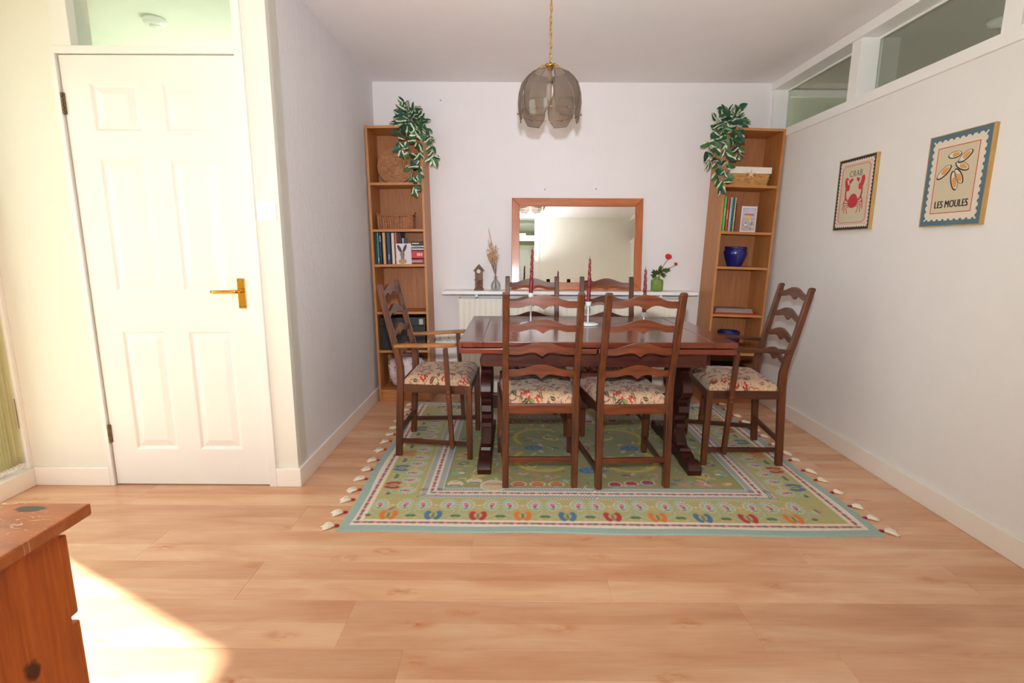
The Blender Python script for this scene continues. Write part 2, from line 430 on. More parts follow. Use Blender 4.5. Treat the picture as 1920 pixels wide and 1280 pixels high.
# left wall: patio window
b = B(XW-.15, XW, -2.8, .80, 0, ZC); bx(b, XW-.15, XW, .80, YD-.012, 2.10, ZC)
struct('wall_window', b, M['wall_cream'], 'wall around the patio window')
struct('trim_11', B(XW-.12, XW+.005, .80, YD-.012, 0, .088, .004), M['skirt'], 'raised cream sill under the vertical blinds')
wf = struct('window_7', B(XW-.12, XW-.006, YD-.034, YD-.012, .088, 2.10, .003), M['gloss_cool'], 'white framed patio window behind the blinds')
obj('frame_head', B(XW-.14, XW-.115, .80, YD-.04, 2.085, 2.10), M['gloss_cool'], wf)
obj('frame_sill', B(XW-.14, XW-.115, .80, YD-.04, .088, .15), M['gloss_cool'], wf)
obj('frame_jamb', B(XW-.14, XW-.115, .80, .87, .15, 2.085), M['gloss_cool'], wf)
obj('lock_plate', B(XW-.042, XW-.022, YD-.038, YD-.034, .30, .45, .001), M['steel'], wf)
obj('lock_hole', lathe(bm_new(), [(0, 0), (.006, 0), (.006, .002), (0, .002)], 10), paint('black_hole', (.02, .02, .02), .6), wf, loc=(XW-.032, YD-.038, .41)).rotation_euler = (PI/2, 0, 0)
obj('glass_pane', B(XW-.130, XW-.126, .87, YD-.04, .15, 2.085), M['glass'], wf)
# lawn outside
gm = paint('garden_grass', (.56, .58, .44), .95, .25, .5, 20)
struct('ground', B(-14, -2.6, -10, 12, -.25, -.1), gm, 'green garden lawn outside the patio window')
# skirting boards
def skirt(name, x0, x1, y0, y1, h=.095, label=None):
    struct(name, B(x0, x1, y0, y1, 0, h, .004), M['skirt'], label)
skirt('baseboard_left', XL, XL+.014, YD-.013, YB, .095, 'cream skirting along the textured side wall')
skirt('baseboard_door_right', DX1+.042, XL+.014, YD-.026, YD-.012, .095, 'short cream skirting under the light switch')
skirt('baseboard_door_left', XW+.005, DX0-.026, YD-.026, YD-.012, .095, 'cream skirting between patio sill and door')
skirt('baseboard_right', XR-.014, XR, -.8, YB, .10, 'cream skirting along the right wall')
skirt('baseboard_back', XL+.014, XR-.014, YB-.014, YB, .095)
# door casing and transom
def casing(name, x0, x1, z0, z1, y0=YD-.026, y1=YD+.1):
    return struct(name, B(x0, x1, y0, y1, z0, z1, .003), M['gloss'])
casing('trim_12', DX0-.026, DX0-.006, 0, 2.0); casing('trim_13', DX1+.006, DX1+.042, 0, ZC)
casing('trim_14', DX0-.012, DX1+.006, 1.992, 2.022)
casing('trim_15', -1.985, -1.905, 2.022, ZC)
tw = struct('window_6', B(-1.905, DX1+.006, YD+.01, YD+.03, 2.022, 2.03), M['gloss'], 'clear transom window over the white door')
obj('glass_pane', B(-1.905, DX1+.006, YD+.018, YD+.022, 2.03, ZC), M['glass'], tw)
# smoke alarm beyond the transom
def alarm(loc, label):
    b = lathe(bm_new(), [(0, 0), (.055, 0), (.06, -.012), (.052, -.03), (.03, -.034), (0, -.036)], 24)
    t = thing('smoke_alarm', label, 'smoke alarm', loc); obj('alarm_body', b, M['plastic'], t, True)
    obj('alarm_vent', lathe(bm_new(), [(.026, -.034), (.026, -.04), (0, -.041)], 16), M['plastic'], t, True)
alarm((-1.957, 3.074, ZC-.001), 'round white smoke alarm on the hall ceiling')
alarm((2.592, 3.039, ZC-.001), 'round pale smoke alarm on the grey ceiling behind the high windows')

# six panel door
def door():
    y0 = YD-.012
    dr = struct('door_1', B(DX0, DX1, y0+.010, y0+.046, .006, 1.988), M['gloss'], 'white six panel door with a brass lever handle')
    pans = [(-1.859, -1.640, 1.674, 1.876), (-1.547, -1.335, 1.674, 1.880), (-1.861, -1.659, .968, 1.562), (-1.547, -1.336, .968, 1.565), (-1.857, -1.652, .188, .780), (-1.541, -1.324, .188, .782)]
    # face sheet with openings: strips around panels
    b = bm_new()
    xs = sorted({DX0, DX1, -1.860, -1.652, -1.545, -1.333}); zs = [.006, .188, .781, .968, 1.563, 1.674, 1.878, 1.988]
    for i in range(len(xs)-1):
        for j in range(len(zs)-1):
            if i in (1, 3) and j in (1, 3, 5): continue
            bx(b, xs[i], xs[i+1], y0, y0+.0105, zs[j], zs[j+1])
    bmesh.ops.remove_doubles(b, verts=b.verts, dist=1e-5)
    obj('door_face', b, M['gloss'], dr)
    for i in (1, 3):
        for j in (1, 3, 5):
            x0, x1, z0, z1 = xs[i], xs[i+1], zs[j], zs[j+1]
            b = bm_new(); loops = []
            for ins, d in ((0, 0), (.005, .0015), (.013, .0085), (.018, .009), (.046, .0015), (.049, .001)):
                loops.append([b.verts.new((x, y0+d, z)) for x, z in ((x0+ins, z0+ins), (x1-ins, z0+ins), (x1-ins, z1-ins), (x0+ins, z1-ins))])
            for A, C in zip(loops, loops[1:]):
                for k in range(4): b.faces.new((A[k], A[(k+1) % 4], C[(k+1) % 4], C[k]))
            b.faces.new(loops[-1])
            obj('panel', b, M['gloss'], dr)
    h = obj('handle', B(-1.289, -1.253, y0-.004, y0, .890, 1.030, .0015), M['brass'], dr)
    b = lathe(bm_new(), [(0, 0), (.011, 0), (.011, .012), (.007, .016), (.007, .04), (0, .04)], 16)
    bmesh.ops.rotate(b, matrix=Matrix.Rotation(PI/2, 3, 'X'), verts=b.verts)
    bmesh.ops.translate(b, vec=(-1.271, y0-.004, .972), verts=b.verts)
    obj('lever_boss', b, M['brass'], h, 'auto')
    b = tube(bm_new(), [(-1.268, y0-.042, .972), (-1.300, y0-.044, .972), (-1.345, y0-.044, .971), (-1.375, y0-.044, .970), (-1.392, y0-.042, .971)], .008, 10, [.0085, .0075, .007, .0075, .006])
    obj('lever', b, M['brass'], h, True)
    for zz in (.900, 1.020):
        for xx in (-1.283, -1.259):
            b = lathe(bm_new(), [(0, 0), (.003, 0), (.003, .001), (0, .0015)], 8)
            bmesh.ops.rotate(b, matrix=Matrix.Rotation(PI/2, 3, 'X'), verts=b.verts)
            obj('screw', b, M['hinge'], h, loc=(xx, y0-.0042, zz))
    for z in (.27, 1.79):
        b = B(DX0-.008, DX0+.006, y0-.008, y0+.002, z-.045, z+.045, .002)
        for k in range(5): bx(b, DX0-.010, DX0+.002, y0-.012, y0-.004, z-.044+k*.018, z-.044+k*.018+.015, .002)
        obj('hinge', b, M['hinge'], dr)
door()
# light switch
t = thing('light_switch', 'white square light switch on the narrow strip right of the door', 'light switch', (-1.123, YD-.012, 1.335))
obj('switch_plate', B(-.043, .043, -.008, 0, -.043, .043, .002), M['plastic'], t)
b = B(-.006, .006, -.014, -.007, -.011, .011, .002); obj('rocker', b, M['gloss'], t)
# double socket
t = thing('power_socket', 'white double power socket low on the back wall', 'socket', (-.560, YB, .455))
obj('socket_plate', B(-.073, .073, -.009, 0, -.043, .043, .002), M['plastic'], t)
dark = paint('dark_slot', (.12, .11, .10), .6)
for sx in (-.036, .036):
    obj('rocker', B(sx-.007, sx+.007, -.013, -.008, .014, .034, .001), M['gloss'], t)
    b = B(sx-.003, sx+.003, -.0098, -.0088, -.006, .006); bx(b, sx-.014, sx-.006, -.0098, -.0088, -.024, -.019); bx(b, sx+.006, sx+.014, -.0098, -.0088, -.024, -.019)
    obj('pin_holes', b, dark, t)
# picture nails
for i, (x, z, l) in enumerate(((.237, 1.62, 'small nail head above the mirror, left one of two'), (.632, 1.625, 'small nail head above the mirror, right one of two'), (-.557, 2.261, 'small nail head high up right of the left bookcase'))):
    b = lathe(bm_new(), [(0, 0), (.005, 0), (.0045, .003), (0, .004)], 10)
    bmesh.ops.rotate(b, matrix=Matrix.Rotation(PI/2, 3, 'X'), verts=b.verts)
    o = obj('nail', b, M['steel'], None, True, (x, YB, z)); tag(o, l, 'nail')

# vertical blinds drawn to the far end of the patio window
def blind():
    m, n, bs = base('blind_fabric', .8)
    f = noise(n, coords(n, (1, 1, 1)), 90, 2); n.links.new(ramp(n, f, [(.3, lin((.90, .89, .78))), (.7, lin((.94, .93, .84)))]), bs.inputs['Base Color'])
    bs.inputs['Transmission Weight'].default_value = 0
    out = [x for x in n.nodes if x.type == 'OUTPUT_MATERIAL'][0]
    tr = n.nodes.new('ShaderNodeBsdfTranslucent'); tr.inputs[0].default_value = (.92, .90, .74, 1)
    mx = n.nodes.new('ShaderNodeMixShader'); mx.inputs[0].default_value = .6
    n.links.new(bs.outputs[0], mx.inputs[1]); n.links.new(tr.outputs[0], mx.inputs[2]); n.links.new(mx.outputs[0], out.inputs[0])
    t = thing('vertical_blind', 'cream vertical blind gathered at the far end of the patio window', 'blind', (XW-.058, 0, 0))
    obj('headrail', B(-.02, .02, .82, YD-.03, 2.10, 2.135, .003), M['plastic'], t)
    base_me = None
    for k in range(10):
        y = 2.374-.0155*k
        if base_me is None:
            b = bm_new(); rows = []
            for zz in (.125, .16, 1.1, 2.10):
                rows.append([b.verts.new((-.044+.088*i/6, .008*math.sin(PI*i/6), zz)) for i in range(7)])
            for A, C in zip(rows, rows[1:]):
                for i in range(6): b.faces.new((A[i], A[i+1], C[i+1], C[i]))
            bmesh.ops.solidify(b, geom=b.faces[:], thickness=.0006)
            o = obj('slat', b, m, t, True); base_me = o.data
            w = B(-.040, .040, -.003, .011, .108, .128, .002); wo_ = obj('weight', w, M['plastic'], o); wme = wo_.data
        else:
            o = mesh_obj('slat', base_me, t); w = mesh_obj('weight', wme, o)
        o.location = (0, y, 0); o.rotation_euler = (0, 0, R(22+random.uniform(-5, 5)))
    b = tube(bm_new(), [(.040, 2.380-.0158*i, .118-.010*(i % 2)) for i in range(10)], .0018, 6)
    obj('bottom_chain', b, M['plastic'], t)
blind()
#@@PART2
# ------------------------------------------------------------------ pattern rasteriser (woven / printed cloth)
class Canvas:
    def __init__(s, w, h, res, bg):
        s.nx, s.ny, s.w, s.h = int(round(w/res))+1, int(round(h/res))+1, w, h
        s.a = np.empty((s.ny, s.nx, 3), np.float32); s.a[:] = lin(bg)
        s.X, s.Y = np.meshgrid(np.linspace(0, w, s.nx), np.linspace(0, h, s.ny)); s.res = w/(s.nx-1)
    def win(s, x0, x1, y0, y1):
        i0, i1 = max(0, int(x0/s.res)-1), min(s.nx, int(x1/s.res)+3)
        j0, j1 = max(0, int(y0/s.res)-1), min(s.ny, int(y1/s.res)+3)
        return (slice(j0, max(j0, j1)), slice(i0, max(i0, i1)))
    def put(s, w, k, c):
        k = np.clip(k, 0, 1)[..., None]; s.a[w] = s.a[w]*(1-k)+np.array(lin(c), np.float32)*k
    def rect(s, x0, x1, y0, y1, c):
        w = s.win(x0, x1, y0, y1); X, Y = s.X[w], s.Y[w]; r = s.res
        d = np.minimum(np.minimum(X-x0, x1-X), np.minimum(Y-y0, y1-Y)); s.put(w, d/r+.5, c)
    def ell(s, cx, cy, a, b, c, rot=0, ring=None, arc=None):
        m = max(a, b); w = s.win(cx-m-.01, cx+m+.01, cy-m-.01, cy+m+.01); X, Y = s.X[w]-cx, s.Y[w]-cy
        u = X*math.cos(rot)+Y*math.sin(rot); v = -X*math.sin(rot)+Y*math.cos(rot)
        q = np.sqrt((u/a)**2+(v/b)**2); d = (1-q)*min(a, b)
        k = d/s.res+.5 if ring is None else (ring/2-np.abs(d))/s.res+.5
        if arc: 
            t = np.arctan2(v, u); k = np.where((t > arc[0]) & (t < arc[1]), k, 0)
        s.put(w, k, c)
    def line(s, pts, wd, c):
        P = np.array(pts); w = s.win(P[:, 0].min()-wd, P[:, 0].max()+wd, P[:, 1].min()-wd, P[:, 1].max()+wd)
        X, Y = s.X[w], s.Y[w]; D = np.full(X.shape, 9., np.float32)
        for (ax, ay), (bx_, by) in zip(P, P[1:]):
            dx, dy = bx_-ax, by-ay; t = np.clip(((X-ax)*dx+(Y-ay)*dy)/(dx*dx+dy*dy+1e-12), 0, 1)
            D = np.minimum(D, np.hypot(X-ax-t*dx, Y-ay-t*dy))
        s.put(w, (wd/2-D)/s.res+.5, c)
    def kidney(s, cx, cy, a, b, c, bg, side, rot=0):
        s.ell(cx, cy, a, b, c, rot)
        ox = side*a*.75; s.ell(cx+ox*math.cos(rot), cy+ox*math.sin(rot), a*.55, b*.5, bg, rot)
def grid_mesh(name, cv, zf, mat, thick=None):
    nx, ny = cv.nx, cv.ny
    Z = zf(cv.X, cv.Y) if zf else np.zeros_like(cv.X)
    if isinstance(Z, tuple): X, Y, Z = Z
    else: X, Y = cv.X, cv.Y
    co = np.stack([X, Y, Z], -1).reshape(-1, 3).astype(np.float32)
    idx = np.arange(nx*ny).reshape(ny, nx)
    q = np.stack([idx[:-1, :-1], idx[:-1, 1:], idx[1:, 1:], idx[1:, :-1]], -1).reshape(-1, 4)
    me = bpy.data.meshes.new(name)
    me.vertices.add(len(co)); me.vertices.foreach_set('co', co.ravel())
    me.loops.add(q.size); me.loops.foreach_set('vertex_index', q.ravel().astype(np.int32))
    me.polygons.add(len(q)); me.polygons.foreach_set('loop_start', np.arange(0, q.size, 4, dtype=np.int32))
    me.update(calc_edges=True)
    at = me.attributes.new('pattern', 'FLOAT_COLOR', 'POINT')
    at.data.foreach_set('color', np.concatenate([cv.a.reshape(-1, 3), np.ones((nx*ny, 1), np.float32)], 1).astype(np.float32).ravel())
    me.polygons.foreach_set('use_smooth', np.ones(len(q), bool))
    me.materials.append(mat); return me

# ------------------------------------------------------------------ rug
RX0, RX1, RY0, RY1 = -.745, 1.555, 1.993, 3.852
def make_rug():
    W, H = RX1-RX0, RY1-RY0; rnd = random.Random(3)
    GREEN, TEAL, CREAM, OLIVE = 'b0a972', '9ab0a6', 'ded3c2', '97935c'
    cv = Canvas(W, H, .0042, TEAL)
    def frame(d, c): cv.rect(d, W-d, d, H-d, c)
    frame(.044, 'e6dcc8'); frame(.048, CREAM); frame(.093, 'dcc98a'); frame(.097, GREEN)
    ORA, BLU, RED, PNK, DG, LB, SAL = 'd9762f', '4b7394', 'b82f3c', 'cc8288', '56775c', '9dbdb4', 'd9a98a'
    def band(n0, n1, const, vert, step, fn):
        k = int((n1-n0)/step); st = (n1-n0)/k
        for i in range(k):
            p = n0+st*(i+.5); fn(*( (const, p) if vert else (p, const)), i, vert)
    def sprig(x, y, i, vert):
        a, b_ = (.0085, .017) if vert else (.017, .0085)
        if i % 2: cv.ell(x, y, a, b_, PNK); cv.ell(x, y, a*.6, b_*.5, 'a8485a')
        else:
            cv.ell(x, y, a*1.0, b_*1.0, 'b05a68', 0); cv.ell(x-(0 if vert else .012), y-(.012 if vert else 0), a*.75, b_*.6, '5f7a66', -.4)
            cv.ell(x+(0 if vert else .016), y+(.016 if vert else 0), a*.5, b_*.4, SAL, .4)
    for yy in (.070, H-.070): band(.06, W-.06, yy, False, .030, sprig)
    for xx in (.070, W-.070): band(.09, H-.09, xx, True, .032, sprig)
    # inner border: hatch, flowered white band, hatch
    d0, d1 = .297, .405
    frame(d0, 'd8bf8a'); frame(d0+.005, 'd5cfc2')
    st = .0150
    for k in range(int(W/st)+1):
        x = k*st
        sg = 1 if x < W/2 else -1
        for ya in (d0+.006, d1-.032, H-d0-.032, H-d1+.006):
            if d0 < x < W-d0: cv.line([(x-sg*.009, ya+.001), (x+sg*.009, ya+.025)], .0062, '5d6d78')
    for k in range(int(H/st)+1):
        y = k*st
        for xa in (d0+.006, d1-.032, W-d0-.032, W-d1+.006):
            if d0+.03 < y < H-d0-.03: cv.line([(xa+.001, y-.009), (xa+.025, y+.009)], .0062, '5d6d78')
    frame_in = (d0+.034, d1-.034)
    for (x0, x1, y0, y1) in ((d0+.034, W-d0-.034, d0+.034, d1-.034), (d0+.034, W-d0-.034, H-d1+.034, H-d0-.034), (d0+.034, d1-.034, d0+.034, H-d0-.034), (W-d1+.034, W-d0-.034, d0+.034, H-d0-.034)):
        cv.rect(x0, x1, y0, y1, CREAM)
    mid = (d0+d1)/2
    for yy in (mid, H-mid): band(d0+.05, W-d0-.05, yy, False, .034, sprig)
    for xx in (mid, W-mid): band(d0+.07, H-d0-.07, xx, True, .036, sprig)
    cv.rect(d1, W-d1, d1, H-d1, '7d8f86'); cv.rect(d1+.008, W-d1-.008, d1+.008, H-d1-.008, OLIVE)
    # green band motifs; 'o' gives outward direction
    def T(x, y, ang):
        ca, sa = math.cos(ang), math.sin(ang)
        return lambda u, v: (x+u*ca-v*sa, y+u*sa+v*ca)
    def motif(x, y, c, ang, K=1.6):
        t0 = T(x, y, ang); t = lambda u, v: t0(u, v*K)
        for s in (-1, 1):
            rot = ang-s*.25
            for k in range(14):   # feathery pale fringe round each paisley
                a = k*.449; px, py = t(s*.060+.030*math.cos(a), .034+.030*math.sin(a)); cv.ell(px, py, .0075, .0045, 'b9c7b0', a+ang)
            px, py = t(s*.060, .034); cv.ell(px, py, .025, .040, LB, rot); cv.ell(px, py, .018, .030, 'cdc3b2', rot); cv.ell(px, py, .012, .020, PNK, rot)
            px, py = t(s*.057, .024); cv.ell(px, py, .0065, .010, 'a8485a', ang); px, py = t(s*.060, .012); cv.ell(px, py, .010, .005, '6c8f7d', ang)
            cv.line([t(s*.092, .006), t(s*.082, -.016), t(s*.052, -.030), t(s*.034, -.040)], .005, LB)
            cv.line([t(s*.030, .052), t(s*.018, .030), t(s*.030, .014)], .0045, 'd8cfa8')
            px, py = t(s*.090, -.030); cv.ell(px, py, .014, .011, DG, ang+.4*s); px, py = t(s*.078, -.042); cv.ell(px, py, .010, .006, SAL, ang)
        cv.line([t(-.05, .060), t(-.02, .068), t(.02, .068), t(.05, .060)], .0045, SAL)
        px, py = t(0, .012); cv.ell(px, py, .016, .015, 'c9a47c', ang); px, py = t(0, .030); cv.ell(px, py, .010, .008, 'd9b79a', ang)
        for s in (-1, 1):
            px, py = t(s*.021, -.028); cv.kidney(px, py, .0185, .040, c, GREEN, -s, ang-s*.12)
        px, py = t(0, -.028); cv.ell(px, py, .0065, .024, '7c7a52', ang)
    cols = [ORA, BLU, RED]
    ymid = .188
    for i in range(10):
        x = (-.553+i*.1993)-RX0; motif(x, ymid-.010, cols[i % 3], 0); motif(W-x, H-ymid+.010, cols[(i+1) % 3], PI)
    for i in range(6):
        y = .43+i*.205
        motif(ymid-.006, y, [RED, BLU, ORA][i % 3], -PI/2, 1.35); motif(W-ymid+.006, y, [BLU, RED, ORA][i % 3], PI/2, 1.35)
    for sx in (0, 1):
        for sy in (0, 1):
            x, y = (.17 if not sx else W-.17), (.17 if not sy else H-.17); 
            for a in range(4):
                an = a*.5+(.3 if not sx else 1.2); cv.ell(x+.03*math.cos(an), y+.03*math.sin(an), .022, .006, [PNK, DG, SAL, LB][a], an)
    # field
    cx, cy = W/2, H/2
    def scatter(n=260):
        for k in range(n):
            x, y = rnd.uniform(d1+.03, W-d1-.03), rnd.uniform(d1+.03, H-d1-.03)
            c = rnd.choice([DG, '6f8f78', PNK, SAL, '7fa39a', 'b8767a', 'b9b38a', '5f7f86', 'c59a62']); a = rnd.uniform(.010, .028)
            cv.ell(x, y, a, a*.42, c, rnd.uniform(0, PI))
        for k in range(n//3):
            x, y = rnd.uniform(d1+.03, W-d1-.03), rnd.uniform(d1+.03, H-d1-.03); a = rnd.uniform(0, 6)
            cv.line([(x, y), (x+.03*math.cos(a), y+.03*math.sin(a)), (x+.05*math.cos(a+.8), y+.05*math.sin(a+.8))], .004, rnd.choice(['c9d0b4', 'd8d3bd', '8fae9c']))
    scatter()
    YEL = 'bfa63a'
    def lobe(x, y, r, a0, a1):
        pts = [(x+r*math.cos(a0+(a1-a0)*k/16), y+r*math.sin(a0+(a1-a0)*k/16)) for k in range(17)]
        cv.line(pts, .030, YEL); cv.line(pts, .004, 'd3c56a')
    # central quatrefoil with four blue roundels, half repeats at both sides
    def quatre(x, y, sx, sy):
        cv.ell(x, y, sx*.82, sy*.8, '8f9160'); scatter(150)
        for s in (-1, 1):
            for q in (-1, 1):
                lobe(x+s*sx*.52, y+q*sy*.42, .155, *( {(1, 1): (-.7, 2.3), (-1, 1): (.85, 3.85), (-1, -1): (PI-.7, PI+2.3), (1, -1): (-2.3, .7)}[(s, q)]))
        for dx, dy, c in ((0, -sy*.78, BLU), (sx*.62, 0, BLU), (-sx*.62, 0, BLU), (0, sy*.78, BLU)):
            cv.ell(x+dx, y+dy, .062, .042, '8a9a94'); cv.ell(x+dx, y+dy, .056, .037, c); cv.ell(x+dx+.01, y+dy, .018, .012, '6f7f6a')
            for k in range(5): cv.ell(x+dx+.03*math.cos(k*1.3), y+dy+.02*math.sin(k*1.3), .008, .004, '7fa3a8', k)
        for s in (-1, 1):
            for q in (-1, 1):
                px, py = x+s*.17, y+q*.16; cv.ell(px, py, .055, .034, 'd0b070', s*q*.5); cv.ell(px, py+.008*q, .040, .022, '6f8a58', s*q*.5); cv.ell(px, py, .022, .012, 'b9b070', 0)
                cv.ell(x+s*.07, y+q*.08, .030, .013, PNK, s*q*.6); cv.ell(x+s*.24, y+q*.05, .022, .012, SAL, s)
        cv.ell(x, y, .05, .035, 'a8485a'); cv.ell(x, y, .034, .022, SAL); cv.ell(x, y, .014, .010, BLU)
    quatre(cx, cy, .46, .40)
    for s in (-1, 1): lobe(cx+s*.66, cy-.28, .14, -1.2 if s < 0 else 1.9, 1.2 if s < 0 else 4.3); lobe(cx+s*.66, cy+.28, .14, -1.2 if s < 0 else 1.9, 1.2 if s < 0 else 4.3)
    # bowls, fans and tulips along the inner border
    def bowl(x, y, c, c2, q=1, w=.034):
        cv.ell(x, y, w+.006, .030, 'd6d0ba'); cv.ell(x, y, w, .025, c); cv.rect(x-w*.8, x+w*.8, y-.018*q-.006, y-.018*q+.006, c2)
        cv.line([(x-.012, y+.024*q), (x, y+.018*q), (x+.012, y+.024*q)], .004, '8a5a3a')
    for q, yb in ((1, d1+.045), (-1, H-d1-.045)):
        for i, c in enumerate(['d9c09a', 'd9c09a', ORA, ORA, ORA]): bowl(d1+.05+i*.095+(.13 if i > 1 else 0), yb+(.03 if i == 1 else 0), c, BLU, q)
        for i, c in enumerate([RED, RED, RED]): bowl(cx+.11+i*.085, yb+i*.012, c, '6b7fa0', q, .030)
        cv.ell(d1+.245, yb-.02*q, .068, .062, 'd6d0ba'); cv.ell(d1+.245, yb-.02*q, .060, .054, 'c4b48c'); cv.rect(d1+.20, d1+.29, yb-.012, yb+.006, PNK)
        for k in range(4): cv.kidney(W-d1-.28+k*.07, yb+.01*(k % 2), .034, .014, PNK if k < 3 else SAL, OLIVE, -1 if k % 2 else 1, .4 if k % 2 else -.4)
    for s, xb in ((1, d1+.05), (-1, W-d1-.05)):
        for k in range(7):
            y = d1+.17+k*.125; cv.ell(xb+.02*s*(k % 2), y, .034, .022, ['7fa39a', DG, 'c59a62'][k % 3], s*.5); cv.ell(xb+.02*s, y, .016, .009, ['d6d0ba', PNK, RED][k % 3])
    rr = np.random.default_rng(1); cv.a *= (1+rr.normal(0, .035, cv.a.shape[:2]))[..., None].astype(np.float32)
    def zf(X, Y):
        n = .0007*np.sin(X*5.1+1)*np.cos(Y*4.3)+.0005*np.sin(X*17+Y*9)
        e = np.minimum(np.minimum(X, W-X), np.minimum(Y, H-Y))
        z = .0052+n*np.clip(e/.1, 0, 1)+.0004*np.clip((e-.04)/.01, 0, 1)
        z = np.where(e < .001, .0004, z)
        Yo = Y+.006*np.sin(X*2.2+.5)*(Y < .5)*(1-Y/.5)-.010*np.clip(X/W, 0, 1)*(Y < .5)*(1-Y/.5)+.004*(np.sin(X*9))*(e < .05)
        Xo = X+.008*np.sin(Y*7)*(np.minimum(X, W-X) < .05)
        return (Xo, Yo, z)
    m = attr_mat('embroidered_wool', .95, 420, .35, .1)
    t = tag(mesh_obj('rug', grid_mesh('rug', cv, zf, m)), 'green embroidered floral rug with pale teal border under the table', 'rug')
    t.location = (RX0, RY0, 0)
    cot = paint('cream_cotton_tassel', (.90, .86, .78), .95, .05, .4, 200); red = paint('red_wool_binding', (.66, .13, .17), .9, .08)
    def tassel(x, y, s, a, k):
        b = bm_new(); r_ = random.Random(k)
        for j in range(9):
            an = (j-4)*.16; p = Vector((.018, 0, .006)); L = .050+r_.uniform(-.006, .010)
            pts = [p]+[p+Vector((math.cos(an+r_.uniform(-.2, .2)*q)*L*q, math.sin(an)*L*q*(.9), .004*math.sin(q*3)-.0035*q)) for q in (.33, .66, 1)]
            tube(b, pts, .004, 5, [.003, .0062, .0070, .003])
        o = obj('tassel', b, cot, t, True, (x-RX0, y-RY0, 0)); o.rotation_euler = (0, 0, a)
        b = lathe(bm_new(), [(0, -.012), (.0045, -.010), (.0062, 0), (.0045, .010), (0, .012)], 8)
        bmesh.ops.rotate(b, matrix=Matrix.Rotation(PI/2, 3, 'Y'), verts=b.verts); bmesh.ops.translate(b, vec=(.012, 0, .0055), verts=b.verts)
        obj('binding', b, red, o, True)
    k = 0
    for y in (2.04, 2.155, 2.27, 2.375, 2.49, 2.60, 2.73, 2.89, 3.02, 3.14, 3.27, 3.40, 3.53, 3.66, 3.79):
        tassel(RX0+.004, y, -1, PI+random.uniform(-.35, .35)+.1, k); k += 1
    for y in (2.025, 2.13, 2.235, 2.37, 2.51, 2.63, 2.76, 2.88, 3.0, 3.14, 3.28, 3.42, 3.56, 3.70, 3.82):
        tassel(RX1-.004, y, 1, random.uniform(-.3, .3)-.05, k); k += 1
make_rug()
ZR = .0069    # top of the rug

# ------------------------------------------------------------------ dining table
def make_table():
    x0, x1, y0, y1 = -.263, 1.077, 2.446, 3.390
    t = thing('dining_table', 'dark mahogany draw leaf trestle table in the middle of the rug', 'table', ((x0+x1)/2, (y0+y1)/2, ZR))
    hx, hy = (x1-x0)/2, (y1-y0)/2; z = .733-ZR
    obj('tabletop', B(-hx+.115, hx-.115, -hy+.001, hy-.001, z-.029, z, .004), M['top'], t)
    for s in (-1, 1):
        obj('end_board', B(min(s*hx, s*(hx-.1155)), max(s*hx, s*(hx-.1155)), -hy, hy, z-.029, z, .004), M['topy'], t)
        obj('draw_leaf', B(min(s*hx, s*.004), max(s*hx, s*.004), -hy+.004, hy-.004, z-.060, z-.034, .004), M['top'], t)
    zt, zb = z-.060, .591-ZR
    ax, ay = .555, .375
    for s in (-1, 1):
        obj('apron_rail', B(-ax, ax, s*ay-.011, s*ay+.011, zb, zt, .002), M['apron'], t)
        obj('apron_end', B(s*ax-.011, s*ax+.011, -ay+.011, ay-.011, zb, zt, .002), M['apron'], t)
    prof = [(.16, zb), (.16, zb-.030), (.115, zb-.045), (.115, zb-.06), (.085, zb-.085), (.080, zb-.105), (.125, zb-.125), (.150, zb-.165), (.155, zb-.20), (.130, zb-.245),
            (.090, zb-.27), (.088, zb-.285), (.115, zb-.30), (.120, zb-.335), (.095, zb-.36), (.072, zb-.375), (.072, zb-.40), (.100, zb-.415), (.102, zb-.44), (.078, zb-.455), (.078, zb-.475), (.120, zb-.50), (.165, .085), (.17, .07)]
    prof = [(a*1.25, zb-(zb-c)*.93 if c > .09 else c) for a, c in prof]
    pts = prof+[(-a, c) for a, c in prof[::-1]]
    for sx, fx in ((-.150, -1), (.950, 1)):
        px = sx-(x0+x1)/2
        b = prism(bm_new(), pts, px-.030, px+.030, 'yz', .004)
        o = obj('trestle', b, M['trestle'], t, 'auto')
        foot = [(-.21, 0), (-.215, .03), (-.205, .055), (-.185, .066), (-.165, .060), (-.150, .052), (-.135, .066), (-.10, .072), (.10, .072), (.135, .066), (.150, .052), (.165, .060), (.185, .066), (.205, .055), (.215, .03), (.21, 0), (.13, 0), (.11, .012), (-.11, .012), (-.13, 0)]
        b = prism(bm_new(), [(a*1.76, c) for a, c in foot], px-.036, px+.036, 'yz', .004)
        obj('foot', b, M['trestle'], t, 'auto')
    obj('stretcher', B(-.150-(x0+x1)/2+.028, .950-(x0+x1)/2-.028, -.016, .016, .25, .335, .004), M['trestle'], t)
make_table()

